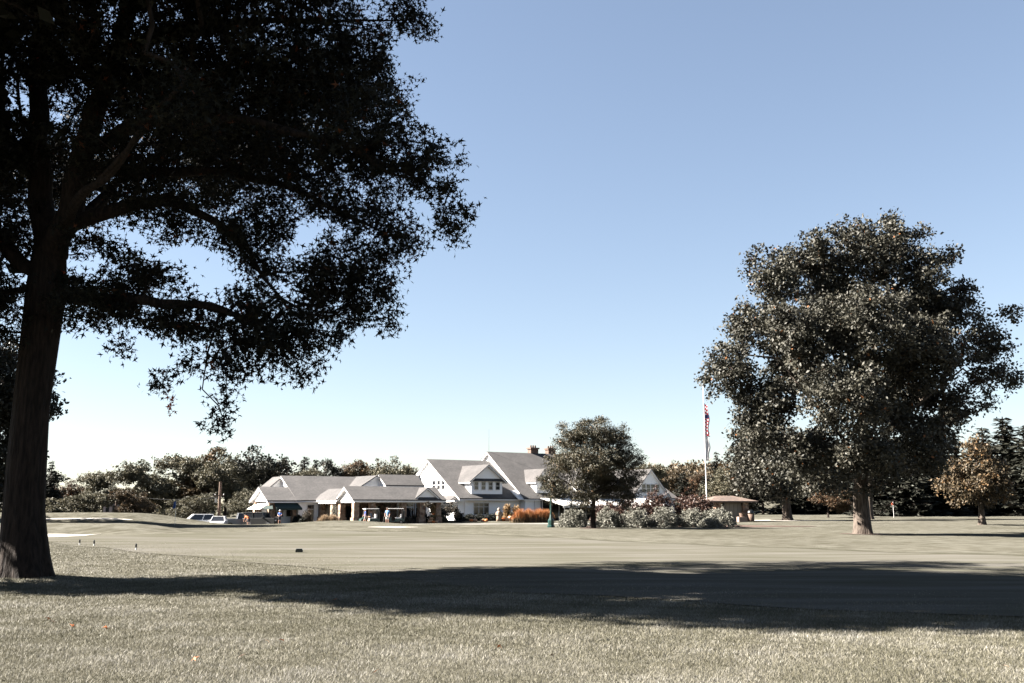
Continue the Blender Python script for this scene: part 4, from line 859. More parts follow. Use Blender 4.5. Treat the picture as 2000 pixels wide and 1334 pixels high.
p1, H1 = utility_pole(428, 941, 142, 'brown wooden utility pole with crossarm behind the parked cars', .24)
p2, H2 = utility_pole(226, 960, 150, 'thin grey pole in front of the small white house', .16, False)
mb = MB(); A1 = np.array((p2.x, p2.y, p2.z + H2 - .3)); A2 = np.array((p1.x, p1.y, p1.z + 4.0))
mb.tube([tuple(A1 + (A2 - A1) * t - np.array((0, 0, 1.2 * math.sin(math.pi * t) * .5))) for t in np.linspace(0, 1, 14)], .02, 4); o = mb.build('utility_wire', M['black']); tag(o, 'thin sagging wire strung between the two utility poles', 'wire')
lp = empty('lamp_post', on(1076, 80)); tag(lp, 'dark green lamp post with fluted base left of the airy tree', 'lamp post')
mb = MB(); mb.lathe([(.30, -.05), (.30, .12), (.24, .18), (.24, .55), (.20, .62), (.13, .75)], 8); mb.build('base', M['greenpaint'], lp)
mb = MB(); mb.lathe([(.13, .74), (.085, 1.0), (.07, 3.2), (.10, 3.25), (.05, 3.32)], 10); mb.build('shaft', M['greenpaint'], lp)
mb = MB(); mb.lathe([(.09, 3.32), (.19, 3.5), (.2, 3.7), (.12, 3.85), (.02, 3.9)], 12); mb.build('globe', M['trim'], lp)
gf = empty('golf_flagstick', on(343, 92)); tag(gf, 'thin golf pin with small blue flag left of the parked cars', 'golf flag')
mb = MB(); mb.tube([(0, 0, -.05), (0, 0, 2.2)], .014, 6); mb.build('stick', M['trim'], gf)
def pennant(o_, mat, z=2.2, w=.42, h=.62):
    V = []; F = []
    for i in range(6):
        for j in range(6): V.append((-(w * (i / 5) * (.55 + .1 * j / 5)), .05 * math.sin(i * 1.3 + j), z - h * j / 5 - .16 * i / 5))
    for i in range(5):
        for j in range(5): a = i * 6 + j; F.append((a, a + 1, a + 7, a + 6))
    me = bpy.data.meshes.new('cloth'); me.from_pydata(V, [], F); me.update(); c_ = link('cloth', me, mat, o_); c_.modifiers.new('solid', 'SOLIDIFY').thickness = .006
pennant(gf, plain('blue_cloth', (.05, .14, .45), .7))
og = empty('golf_flagstick', on(1745, 122)); tag(og, 'small orange marker flag at the edge of the conifers', 'golf flag')
mb = MB(); mb.tube([(0, 0, -.05), (0, 0, 1.9)], .02, 6); mb.build('stick', M['trim'], og); pennant(og, plain('orange_cloth', (.7, .12, .03), .7), 1.9, .35, .35)
for px, py, lab in ((160, 1064, 'black and white tee peg, leftmost of three'), (188, 1065.5, 'black and white tee peg, middle of three'), (270, 1074, 'black and white tee peg, rightmost and nearest of three')):
    Y = EYE / -ray(px, py)[1]; t = empty('tee_marker', on(px, Y)); tag(t, lab, 'tee marker', 'pegs on the grass right of the oak')
    mb = MB(); mb.lathe([(.026, -.05), (.026, .095)], 10); mb.build('foot', M['trim'], t)
    mb = MB(); mb.lathe([(.034, .095), (.036, .2), (.03, .235), (.012, .245)], 10); mb.build('top', M['black'], t)
Y = EYE / -ray(587, 1080)[1]
tb = empty('tee_block', on(587, Y), R(4)); tag(tb, 'small black wedge-topped block lying on the smooth green', 'tee block')
mb = MB(); mb.prism([(-.125, -.06, 0), (.125, -.06, 0), (.125, -.06, .085), (.095, -.06, .14), (-.095, -.06, .14), (-.125, -.06, .085)], (0, .12, 0)); mb.build('block', M['black'], tb, bevel=.008)
mb = MB(); mb.prism([(-.09, -.0625, .045), (.09, -.0625, .045), (.09, -.0625, .1), (-.09, -.0625, .1)], (0, .0015, 0)); mb.build('plate', plain('tarnished_plate', (.06, .075, .05), .5), tb)
tr = empty('litter_bin', on(1466, 98)); tag(tr, 'dark domed litter bin right of the stone hut', 'litter bin')
mb = MB(); mb.lathe([(.3, 0), (.33, .1), (.33, .75)], 16); mb.build('drum', M['wood'], tr, smooth=True)
mb = MB(); mb.lathe([(.34, .75), (.34, .85), (.28, 1.02), (.15, 1.12), (.02, 1.15)], 16); mb.build('lid', M['black'], tr, smooth=True)
pb = empty('planter_box', on(1450, 97), R(10)); tag(pb, 'pale brick planter box with dark tub between hut and litter bin', 'planter')
mb = MB(); mb.box(-.5, .35, -.3, .3, -.05, .48); mb.build('box', plain('pale_brick', (.45, .33, .27), .9, .15, 8), pb, bevel=.02)
mb = MB(); mb.lathe([(.24, .48), (.32, .85), (.34, .85)], 14, -.02, 0); mb.build('tub', M['wood'], pb)

# ------------------------------------------------------------------ shrubs and garden plants
def shrub(name, label, px, Y, w, h, mat, seed, group=None, n=420, size=.13, tmpl=KITE_T, up=.4, cat='shrub', lift=0.0):
    rng = np.random.default_rng(seed); p = on(px, Y); t = empty(name, p); tag(t, label, cat, group)
    d = unit(rng.normal(size=(n, 3))); d[:, 2] = np.abs(d[:, 2]); bmp_ = 1 + .22 * np.sin(d[:, 0] * 7 + seed) * np.sin(d[:, 1] * 6 + d[:, 2] * 5)
    C = d * (rng.uniform(.35, 1, (n, 1)) ** .4) * bmp_[:, None] * np.array((w / 2, w / 2, h - lift)) + np.array((0, 0, lift))
    mb = MB()
    for i in range(7):
        e = C[rng.integers(n)] * .75; mb.tube([(e[0] * .1, e[1] * .1, -.05), tuple(e)], [.03, .008], 5, False)
    mb.build('stem', M['bark'], t)
    V, F, T = cluster_leaves(C, 12, size * .75, size, rng, tmpl, up, -.1, .9, (0, 1))
    link('foliage', np_mesh('foliage', V, F, T), mat, t, kind='stuff'); return t
GS = 'silvery shrubs in the mulch bed'
for i, (px, w, h, lab) in enumerate(((1120, 2.3, 1.45, 'silvery round shrub, leftmost, beside the green lamp post'), (1187, 2.0, 1.4, 'silvery round shrub right behind the dark tree trunk'), (1238, 2.5, 1.45, 'silvery round shrub, first right of the dark trunk'),
        (1297, 2.4, 1.5, 'silvery round shrub, middle of the bed'), (1352, 2.0, 1.35, 'silvery shrub, second from the right end of the bed'), (1402, 3.0, 1.45, 'widest silvery shrub at the right end of the bed'), (1385, 1.6, .75, 'low small shrub in front of the widest one'))):
    shrub('silver_shrub', lab, px, 79.5 if i < 6 else 77.6, w, h, M['silver_leaf'], 300 + i, GS, 620, .11)
GP = 'purple-leaved shrubs behind the silvery ones'
for i, (px, w, h, lab) in enumerate(((1185, 2.6, 1.9, 'purple-leaved shrub half behind the dark tree trunk'), (1230, 3.0, 2.3, 'purple-leaved shrub under the right of the airy tree'), (1282, 3.2, 2.9, 'tall purple-leaved shrub in front of the rightmost gable'), (1350, 3.8, 2.7, 'broad red-brown shrub left of the stone hut'), (1378, 2.0, 2.0, 'small red-brown shrub against the stone hut'))):
    shrub('purple_shrub', lab, px, 85.5, w, h, M['red_leaf'], 330 + i, GP, 560, .15, KITE_T, .2)
def grass_tuft(name, label, px, Y, w, h, mat, seed, n=1500, group=None):
    rng = np.random.default_rng(seed); p = on(px, Y)
    b = np.stack([rng.normal(size=n) * w * .24, rng.normal(size=n) * w * .14, np.zeros(n)], 1); hh = h * rng.uniform(.55, 1.08, n) * (.55 + .45 * np.exp(-2.2 * (b[:, 0] / (w * .5)) ** 2))
    lean = rng.normal(size=(n, 2)) * .16 * h; d = unit(np.concatenate([lean, np.zeros((n, 1))], 1)); side = np.stack([-d[:, 1], d[:, 0], d[:, 2]], 1) * .014
    mid = b + np.concatenate([lean * .3, (hh * .55)[:, None]], 1); tip = b + np.concatenate([lean, hh[:, None]], 1)
    V = np.stack([b - side, b + side, mid + side * 1.6, mid - side * 1.6, tip], 1).reshape(-1, 3); o5 = (np.arange(n) * 5)[:, None]
    F = np.concatenate([o5 + np.array((0, 1, 2)), o5 + np.array((0, 2, 3)), o5 + np.array((3, 2, 4))])
    tt = np.concatenate([rng.uniform(0, .35, n), rng.uniform(.1, .45, n), rng.uniform(.55, 1, n)])
    pl_ = link(name, np_mesh(name, V, F, tt), mat, None, p); return tag(pl_, label, 'ornamental grass', group)
CW = lambda u, v: (-8 + u * math.cos(R(33)) - v * math.sin(R(33)), 150 + u * math.sin(R(33)) + v * math.cos(R(33)))
def put(o, u, v):
    x, y = CW(u, v); o.location = (x, y, float(g(x, y))); return o
for i, (px, w, lab) in enumerate(((1014, 1.7, 'rust-topped ornamental grass beside the corn stalks'), (1032, 2.2, 'rust-topped ornamental grass, second from the corn stalks'), (1052, 2.2, 'rust-topped ornamental grass, third from the corn stalks'), (1066, 1.6, 'rust-topped ornamental grass touching the green lamp post'))):
    grass_tuft('ornamental_grass', lab, px, 133 + i * .4, w, 1.9 - .1 * (i == 3), M['rust_grass'], 400 + i, 1300, 'rusty grasses by the lamp post')
for i, (px, w, lab) in enumerate(((634, 1.4, 'tan ornamental grass left of the porch columns'), (650, 1.5, 'tan ornamental grass touching the leftmost porch column'))):
    grass_tuft('ornamental_grass', lab, px, 124.5, w, 1.15, M['tan_grass'], 420 + i, 1200, 'tan grasses by the porch')
shrub('garden_bush', 'dark clipped bush by the awning pavilion corner', 584, 131, 1.5, .95, M['bush_leaf'], 500, 'garden bushes at the clubhouse')
shrub('flower_clump', 'tall flowering clump by the glass side door', 599, 128, 1.3, 1.5, M['flower_leaf'], 501, 'garden bushes at the clubhouse', 260, .16, SLIM_T)
shrub('garden_bush', 'dark low bush under the flowering clump', 592, 127.6, 1.0, .6, M['bush_leaf'], 502, 'garden bushes at the clubhouse', 260)
shrub('spruce_shrub', 'blue-grey young evergreen behind the leftmost porch column', 653, 127, 1.0, 2.2, M['silver_leaf'], 503, 'garden bushes at the clubhouse', 220, .12, SLIM_T)
shrub('flower_clump', 'low flowering clump in front of the entrance doors', 795, 128, 1.9, .75, M['flower_leaf'], 504, 'garden bushes at the clubhouse', 300, .14)
shrub('garden_bush', 'long dark hedge under the porch window', 822, 134, 3.0, 1.05, M['bush_leaf'], 505, 'garden bushes at the clubhouse', 420)
shrub('garden_bush', 'conical dark bush behind the tall pumpkin stack', 857, 137, 1.5, 2.4, M['bush_leaf'], 506, 'garden bushes at the clubhouse', 420)
shrub('magnolia_shrub', 'loose pale-leaved small tree before the triple window', 881, 138, 2.6, 2.3, M['flower_leaf'], 507, 'garden bushes at the clubhouse', 170, .2, KITE_T, .3, 'shrub', .7)
shrub('garden_bush', 'small grey bush right of the tall pumpkin stack', 866, 132, 1.2, .8, M['decid'], 508, 'garden bushes at the clubhouse', 260)
shrub('magnolia_shrub', 'dark glossy shrub at the corner of the big gable', 897, 140, 1.5, 1.3, M['bush_leaf'], 509, 'garden bushes at the clubhouse', 260)
for i, (px, lab) in enumerate(((918, 'dark low bush under the left half of the front window'), (938, 'dark low bush under the right half of the front window'), (957, 'dark low bush left of the straw figure'), (973, 'dark low bush behind the straw figure'), (985, 'dark low bush between straw figure and corn stalks'))):
    shrub('garden_bush', lab, px, 146 + i * 1.2, 1.8, 1.0, M['bush_leaf'], 520 + i, 'dark bushes along the front wall', 300)
# hanging basket plants of the porch
for px, py, lab in ((757, 985, 'large pale hanging basket of flowers under the portico'), (836, 985, 'small hanging basket at the right porch corner')):
    q = at(px, py, 127); hb = empty('hanging_basket', q); tag(hb, lab, 'hanging basket', 'hanging baskets')
    rng = np.random.default_rng(px); d = unit(rng.normal(size=(150, 3))) * rng.uniform(.4, 1, (150, 1)) * np.array((.5, .5, .38))
    V, F, T = cluster_leaves(d, 8, .06, .1, rng, KITE_T, .3, .2, .9, (0, 1)); link('foliage', np_mesh('foliage', V, F, T), M['flower_leaf'], hb, kind='stuff')
    mb = MB(); mb.lathe([(.05, -.3), (.22, -.22), (.28, -.05)], 10); mb.build('bowl', M['wood'], hb); mb = MB(); mb.tube([(0, 0, 0), (0, 0, .55)], .012, 4); mb.build('hook', M['black'], hb)

# ------------------------------------------------------------------ autumn display: pumpkins, corn stalks, straw figure
prof = [(.05, .02), (.28, .0), (.45, .12), (.5, .34), (.44, .55), (.26, .68), (.06, .64)]
pm = MB(); pm.lathe(prof, 30, lobes=10, amp=.12); PUMP = pm.mesh('flesh', True)
pm = MB(); pm.tube([(0, 0, .6), (.01, 0, .74), (.06, 0, .82)], [.07, .05, .06], 7); STALK = pm.mesh('stalk'); STALK.materials.append(M['wood']); PUMP.materials.append(M['pumpkin'])
def pumpkin(px, Y, s, lab, mat='pumpkin', dz=0.0, tall=1.0):
    p = on(px, Y, dz); t = empty('pumpkin', p, random.uniform(0, 6)); tag(t, lab, 'pumpkin', 'pumpkins of the autumn display')
    for nm, me in (('flesh', PUMP), ('stalk', STALK)):
        o = bpy.data.objects.new(nm, me); COL.objects.link(o); o.parent = t; o.scale = (s, s, s * tall)
        if nm == 'flesh': o.material_slots[0].link = 'OBJECT'; o.material_slots[0].material = M[mat]
for a in ((839.5, 129.6, .55, 'pale pumpkin at the left foot of the tall corn stack', 'pumpkin_pale'), (846.5, 129.4, .45, 'orange pumpkin at the middle foot of the tall corn stack'), (852, 129.8, .42, 'pale gourd at the right foot of the tall corn stack', 'pumpkin_pale'),
          (842.5, 129.8, .55, 'pale pumpkin resting second from the bottom of the tall stack', 'pumpkin_pale', .36), (845.5, 129.9, .5, 'greenish gourd third from the bottom of the tall stack', 'pumpkin_green', .68), (846, 130.0, .42, 'orange pumpkin crowning the tall stack', 'pumpkin', .98),
          (920.5, 141, .55, 'orange pumpkin under the front window, left of its pair'), (928, 141.2, .62, 'pale orange pumpkin under the front window, right of its pair', 'pumpkin_pale'),
          (941.5, 142, .5, 'small orange pumpkin left of the green gourd', 'pumpkin_pale'), (945.5, 142.3, .62, 'greenish gourd on the lawn before the front wall', 'pumpkin_green'), (950, 142, .55, 'orange pumpkin right of the green gourd'),
          (983, 144.5, .7, 'orange pumpkin between the straw figure and the corn stalks'), (991, 144.2, .75, 'pale pumpkin at the foot of the left corn stalks', 'pumpkin_pale'), (997, 144.6, .8, 'pale pumpkin in the middle of the big heap', 'pumpkin_pale', .25),
          (997.5, 145.0, .75, 'green striped gourd on top of the big heap', 'pumpkin_green', .78), (1003, 144.4, .7, 'deep orange pumpkin at the right front of the big heap'), (1006, 144.8, .8, 'orange pumpkin under the right corn stalks', 'pumpkin', .2), (1000, 144.0, .5, 'small orange pumpkin in front of the big heap', 'pumpkin')):
    pumpkin(*a)
def stalks(px, Y, h, w, lab, seed, dz=0):
    rng = np.random.default_rng(seed); n = 260; p = on(px, Y, dz)
    b = rng.normal(size=(n, 3)) * (w * .25, w * .25, 0); b[:, 2] = rng.uniform(0, h * .75, n) ; lean = rng.normal(size=(n, 3)) * (.13, .13, .05)
    k = np.abs(b[:, 2] / h - .45); b[:, :2] *= (.5 + 1.3 * k)[:, None]
    V, F, T = leaves(b, h * .3, rng, SLIM_T, 0, 0, rng.uniform(0, 1, n), np.concatenate([rng.normal(size=(n, 2)) * .3, np.ones((n, 1)) * 1.2], 1))
    t = empty('corn_stalks', p); tag(t, lab, 'corn stalks', 'corn stalk bundles')
    link('leaf_bundle', np_mesh('leaf_bundle', V, F, T), M['straw'], t, kind='stuff')
    mb = MB(); mb.lathe([(w * .16, h * .42), (w * .18, h * .45), (w * .16, h * .48)], 10); mb.build('tie', M['pumpkin'], t)
stalks(846, 130.4, 2.2, .6, 'tall corn stalk bundle above the pumpkin stack by the porch', 601, .3); stalks(990, 145.2, 2.5, .8, 'corn stalk bundle left of the big pumpkin heap', 602); stalks(1009, 145.6, 2.3, .7, 'corn stalk bundle beside the rusty grasses', 603)
sf = empty('straw_figure', on(974.5, 144)); tag(sf, 'pale hooded straw figure standing on the lawn before the white wall', 'scarecrow')
mb = MB(); mb.lathe([(.42, 0), (.40, .5), (.34, .9), (.38, 1.2), (.30, 1.42), (.14, 1.5)], 14, lobes=7, amp=.1); mb.build('gown', plain('burlap', (.55, .40, .29), .9, .15, 12, bmp=.4), sf, smooth=True)
mb = MB(); mb.lathe([(.05, 1.46), (.19, 1.55), (.22, 1.7), (.17, 1.86), (.03, 1.93)], 12); mb.build('head', plain('sackcloth', (.62, .50, .40), .9, .1, 12), sf, smooth=True)
for s in (-1, 1):
    mb = MB(); mb.tube([(s * .3, 0, 1.3), (s * .42, -.12, 1.0), (s * .15, -.34, .88)], [.12, .11, .07], 8); mb.build('sleeve', bpy.data.materials['burlap'], sf)

# ------------------------------------------------------------------ vehicles
def wheel(parent, x, y, r, w):
    mb = MB(); ax = [(x, y - w / 2, r), (x, y + w / 2, r)]; mb.tube(ax, r, 20); t = mb.build('wheel', M['rubber'], parent, bevel=.02)
    mb = MB(); mb.tube([(x, y - w / 2 - .012, r), (x, y + w / 2 + .012, r)], r * .58, 14); mb.build('rim', M['metal'], t)
def car(name, label, px, Y, rz, paint, style):
    t = empty(name, on(px, Y), rz); tag(t, label, 'car', 'cars in the parking lot')
    L, W, H = {'sedan': (4.6, 1.8, 1.48), 'suv': (4.7, 1.88, 1.75), 'truck': (5.6, 1.95, 1.85), 'jeep': (4.3, 1.85, 1.85)}[style]
    h = W / 2; belt = {'sedan': .92, 'suv': 1.05, 'truck': 1.15, 'jeep': 1.15}[style]
    low = [(-L / 2, .45), (-L / 2 + .06, .3), (L / 2 - .06, .3), (L / 2, .5), (L / 2 - .03, belt - .22), (L / 2 - .35, belt - .08), (L * .18, belt), (-L / 2 + .12, belt), (-L / 2, belt - .1)]
    if style == 'jeep': low[4:7] = [(L / 2, belt - .05), (L / 2 - .05, belt), (L * .18, belt + .02)]
    mb = MB(); mb.prism([(x, -h, z) for x, z in low], (0, W, 0)); mb.build('body', paint, t, bevel=.06)
    x0, x1, x2, x3 = {'sedan': (-1.95, -1.2, .25, 1.1), 'suv': (-2.3, -2.05, .25, 1.0), 'truck': (-.75, -.6, .75, 1.25), 'jeep': (-2.1, -2.05, .45, .75)}[style]
    hi = h - .2 if style != 'jeep' else h - .08; hb = h - .04
    cabin = [(x0, -hb, belt), (x3, -hb, belt), (x2, -hi, H - .06), (x1, -hi, H - .06)]
    mb = MB(); n = 4; a = cabin; b2 = [(x, -y, z) for x, y, z in cabin]; mb.v = [tuple(p) for p in a + b2]
    mb.f = [(0, 1, 2, 3), (7, 6, 5, 4), (1, 5, 6, 2), (4, 0, 3, 7), (3, 2, 6, 7), (0, 4, 5, 1)]; cb = mb.build('cabin', M['glass'], t)
    mb = MB(); mb.prism([(x1 - .06, -hi - .03, H - .06), (x2 + .05, -hi - .03, H - .06), (x2 + .05, hi + .03, H - .06), (x1 - .06, hi + .03, H - .06)], (0, 0, .07)); mb.build('roof', paint, t, bevel=.03)
    for s in (-1, 1):
        for (xa, za, ya), (xb, zb_, yb) in (((x0, belt, hb), (x1, H - .05, hi)), ((x3, belt, hb), (x2, H - .05, hi)), (((x0 + x3) / 2 - .1, belt, hb), ((x1 + x2) / 2 - .1, H - .05, hi))):
            mb = MB(); mb.tube([(xa, s * ya, za), (xb, s * yb, zb_)], .055, 6); mb.build('pillar', paint, t)
        mb = MB(); mb.box(x3 - .25, x3 - .1, min(s * (hb + .02), s * (hb + .22)), max(s * (hb + .02), s * (hb + .22)), belt - .02, belt + .14); mb.build('mirror', paint, t, bevel=.02)
        for x in (-L * .29, L * .31): wheel(t, x, s * (h - .1), .34 if style != 'jeep' else .4, .22)
        mb = MB(); mb.box(L / 2 - .06, L / 2 + .015, s * (h - .35) - .2, s * (h - .35) + .2, belt - .38, belt - .22); mb.build('headlight', M['trim'], t, bevel=.02)
        mb = MB(); mb.box(-L / 2 - .015, -L / 2 + .06, s * (h - .14) - .1, s * (h - .14) + .1, belt - .4, belt - .08); mb.build('taillight', bpy.data.materials.get('red_lens') or plain('red_lens', (.4, .01, .01), .3), t, bevel=.02)
    if style == 'truck':
        mb = MB(); mb.box(-L / 2 + .12, -.85, -h + .1, h - .1, belt + .004, belt + .02); mb.build('bed_cover', M['black'], t)
    if style == 'jeep':
        mb = MB(); mb.tube([(-L / 2 - .22, 0, .95), (-L / 2 - .01, 0, .95)], .38, 20); mb.build('spare_wheel', M['rubber'], t, bevel=.02)
    return t
car('parked_sedan', 'white car with only its roof showing behind the grassy rise', 382, 128, R(205), M['white_paint'], 'suv')
car('parked_car', 'white car facing the camera beside the utility pole', 428, 126, R(-80), M['white_paint'], 'sedan')
car('pickup_truck', 'silver pickup truck half hidden by the man in orange', 475, 130, R(20), M['silver'], 'truck')
car('off_road_car', 'black boxy off-road car by the awning pavilion', 512, 127.6, R(-12), M['black'], 'jeep')
def cart(label, px, Y, rz):
    t = empty('golf_cart', on(px, Y), rz); tag(t, label, 'golf cart', 'golf carts at the porch')
    low = [(-1.15, .35), (-1.1, .25), (1.1, .25), (1.2, .4), (1.12, .62), (.75, .8), (.45, .82), (.4, .38), (-.1, .36), (-.15, .62), (-.95, .66), (-1.15, .6)]
    mb = MB(); mb.prism([(x, -.58, z) for x, z in low[:8] + low[8:]], (0, 1.16, 0)); mb.build('body', M['greenpaint'], t, bevel=.03)
    mb = MB(); mb.box(-.75, -.12, -.52, .52, .64, .78); mb.box(-.82, -.7, -.52, .52, .78, 1.2); mb.build('seat', M['trim'], t, bevel=.04)
    mb = MB(); mb.box(-1.05, .75, -.6, .6, 1.78, 1.85); mb.build('canopy', M['trim'], t, bevel=.03)
    for x0, x1 in ((.68, .6), (-.95, -.92)):
        for s in (-.54, .54):
            mb = MB(); mb.tube([(x0, s, .62), (x1, s, 1.79)], .02, 6); mb.build('post', M['black'], t)
    mb = MB(); mb.prism([(.72, -.52, .84), (.72, .52, .84), (.62, .52, 1.7), (.62, -.52, 1.7)], (.012, 0, 0)); mb.build('windshield', M['glass'], t)
    mb = MB(); mb.tube([(.6, .25, .75), (.3, .25, 1.05)], .02, 6); mb.lathe([(.16, 1.04), (.17, 1.06), (.16, 1.08)], 14, .28, .25); mb.build('steering_wheel', M['black'], t)
    for x in (-.75, .78):
        for s in (-.5, .5): wheel(t, x, s, .23, .18)
    for s in (-.2, .2):
        mb = MB(); mb.lathe([(.13, .6), (.14, 1.35), (.15, 1.5)], 10, -1.1, s); mb.build('golf_bag', M['black'], t)
        mb = MB()
        for q in range(4): mb.tube([(-1.1 + .05 * q - .08, s, 1.45), (-1.1 + .06 * q - .1, s + .03, 1.7)], .015, 5)
        mb.build('club', M['metal'], t)
cart('green golf cart with white canopy left of the portico columns', 722, 121.0, R(200)); cart('green golf cart parked right of the man in light blue', 771, 121.5, R(190))

# ------------------------------------------------------------------ people
PC = {}
def pmat(n, c):
    if n not in PC: PC[n] = plain('cloth_' + n, c, .8, .08, 12)
    return PC[n]
def person(label, px, Y, rz, height, J, shirt, legs, shorts=True, hat=None, hair=(.05, .03, .02), parts=None):
    """J: joint positions (metres, x right, y forward, for a 1.8 m figure); one continuous skinned body"""
    V, E, Rr, kinds = [], [], [], []
    idx = {}
    def add(n, p, r): idx[n] = len(V); V.append(p); Rr.append(r)
    def con(a, b): E.append((idx[a], idx[b]))
    for n, r in (('pelvis', .145), ('waist', .13), ('chest', .16), ('neck', .06), ('head0', .08), ('head1', .105), ('head2', .07)): add(n, J[n], r)
    for a, b in (('pelvis', 'waist'), ('waist', 'chest'), ('chest', 'neck'), ('neck', 'head0'), ('head0', 'head1'), ('head1', 'head2')): con(a, b)
    hv = Vector(J['head1']); fw = Vector(J.get('face', (0, 1, 0))).normalized(); add('nose', tuple(hv + fw * .125 + Vector((0, 0, -.01))), .018); con('head1', 'nose')
    for s in ('l', 'r'):
        add('sho' + s, J['sho' + s], .07); con('chest', 'sho' + s); add('elb' + s, J['elb' + s], .048); con('sho' + s, 'elb' + s); add('wri' + s, J['wri' + s], .033); con('elb' + s, 'wri' + s)
        w = Vector(J['wri' + s]); d = (w - Vector(J['elb' + s])).normalized(); side = d.cross(Vector((0, 0, 1)) if abs(d.z) < .8 else Vector((1, 0, 0))).normalized()
        add('palm' + s, tuple(w + d * .075), .034); con('wri' + s, 'palm' + s)
        for q, (o_, l_) in enumerate(((-.028, .075), (-.01, .088), (.01, .082), (.027, .065))):
            add('f%d%s' % (q, s), tuple(w + d * (.09 + l_) + side * o_ * 1.6 + d.cross(side) * .02), .009); con('palm' + s, 'f%d%s' % (q, s))
        add('th' + s, tuple(w + d * .09 + side * -.06), .010); con('wri' + s, 'th' + s)
        add('hip' + s, J['hip' + s], .095); con('pelvis', 'hip' + s); add('kne' + s, J['kne' + s], .062); con('hip' + s, 'kne' + s); add('ank' + s, J['ank' + s], .042); con('kne' + s, 'ank' + s)
        add('toe' + s, J['toe' + s], .04); con('ank' + s, 'toe' + s)
    me = bpy.data.meshes.new('body'); me.from_pydata(V, E, []); me.update(); o = bpy.data.objects.new('body', me); COL.objects.link(o)
    o.modifiers.new('skin', 'SKIN'); o.modifiers.new('sub', 'SUBSURF').levels = 1
    sv = me.skin_vertices[0].data if me.skin_vertices else None
    if sv is None:
        bm = bmesh.new(); bm.from_mesh(me); bm.verts.layers.skin.verify(); bm.to_mesh(me); bm.free(); sv = me.skin_vertices[0].data
    for i, r in enumerate(Rr): sv[i].radius = (r, r); sv[i].use_root = (i == 0)
    bpy.context.view_layer.update(); dg = bpy.context.evaluated_depsgraph_get()
    m2 = bpy.data.meshes.new_from_object(o.evaluated_get(dg)); bpy.data.objects.remove(o)
    for m in (M['skin'], shirt, legs, M['shoe']): m2.materials.append(m)
    seg = {}
    names = list(idx)
    inv = {v: k for k, v in idx.items()}
    for p in m2.polygons:
        c = p.center; best = None
        for a, b in E:
            A_, B_ = Vector(V[a]), Vector(V[b]); ab = B_ - A_; t = max(0, min(1, (c - A_).dot(ab) / max(ab.length_squared, 1e-9))); dd = (c - A_ - ab * t).length - (Rr[a] * (1 - t) + Rr[b] * t)
            if best is None or dd < best[0]: best = (dd, inv[a], inv[b], t)
        _, a, b, t = best; k = 0; p.use_smooth = True
        if a in ('waist', 'chest') and b != 'neck' or (a == 'pelvis' and b == 'waist' and t > .35): k = 1
        elif a == 'pelvis': k = 2
        elif a.startswith('sho'): k = 1 if t < .75 else 0
        elif a.startswith('hip'): k = 2 if (not shorts or t < .9) else 0
        elif a.startswith('kne'): k = 2 if not shorts else (3 if t > .85 else 0)
        elif a.startswith('ank'): k = 3
        p.material_index = k
    s = height / 1.8; root = empty('person', on(px, Y), rz); root.scale = (s, s, s); tag(root, label, 'person')
    link('body', m2, None, root)
    hp = Vector(J['head1']) + Vector((0, 0, .045)) - fw * .02
    mb = MB(); mb.lathe([(.112, -.03), (.122, .02), (.105, .08), (.06, .115), (.005, .125)], 14)
    if hat is not None:
        q = fw * .11; mb.prism([tuple(fw * .1 + fw.cross(Vector((0, 0, 1))) * .08), tuple(fw * .1 - fw.cross(Vector((0, 0, 1))) * .08), tuple(fw * .21 - fw.cross(Vector((0, 0, 1))) * .05), tuple(fw * .21 + fw.cross(Vector((0, 0, 1))) * .05)], (0, 0, .014))
    mb.build('cap' if hat is not None else 'hair', hat if hat is not None else pmat('hair', hair), root, tuple(hp), smooth=True)
    for e in (-1, 1):
        sd = fw.cross(Vector((0, 0, 1))) * .038 * e; mb = MB(); mb.lathe([(.003, -.012), (.012, 0), (.003, .012)], 8); mb.build('eye', M['black'], root, tuple(hv + fw * .1 + sd + Vector((0, 0, .012))))
    return root
ST = dict(pelvis=(0, 0, .96), waist=(0, 0, 1.12), chest=(0, 0, 1.36), neck=(0, 0, 1.52), head0=(0, .01, 1.58), head1=(0, .02, 1.67), head2=(0, .01, 1.75),
          shol=(-.19, 0, 1.43), elbl=(-.27, .02, 1.15), wril=(-.27, .1, .92), shor=(.19, 0, 1.43), elbr=(.27, .02, 1.15), wrir=(.25, .12, .93),
          hipl=(-.1, 0, .9), knel=(-.12, .03, .5), ankl=(-.12, 0, .08), toel=(-.13, .15, .04), hipr=(.1, 0, .9), kner=(.12, .03, .5), ankr=(.12, 0, .08), toer=(.14, .15, .04))
walk = dict(ST); walk.update(knel=(-.11, .16, .52), ankl=(-.11, .22, .09), toel=(-.11, .37, .05), kner=(.11, .0, .5), ankr=(.11, -.22, .12), toer=(.11, -.09, .04), wril=(-.26, -.1, .95), wrir=(.26, .22, 1.0))
bend = dict(ST); bend.update(pelvis=(0, -.12, .9), waist=(0, 0, 1.03), chest=(0, .26, 1.15), neck=(0, .4, 1.22), head0=(0, .46, 1.24), head1=(0, .53, 1.28), head2=(0, .58, 1.34), face=(0, .8, -.6),
     shol=(-.19, .3, 1.16), elbl=(-.24, .42, .9), wril=(-.18, .52, .7), shor=(.19, .3, 1.16), elbr=(.24, .4, .9), wrir=(.2, .5, .7), hipl=(-.1, -.1, .85), hipr=(.1, -.1, .85), knel=(-.12, .02, .47), kner=(.12, .02, .47), ankl=(-.12, -.06, .08), ankr=(.12, -.06, .08), toel=(-.13, .1, .04), toer=(.13, .1, .04))
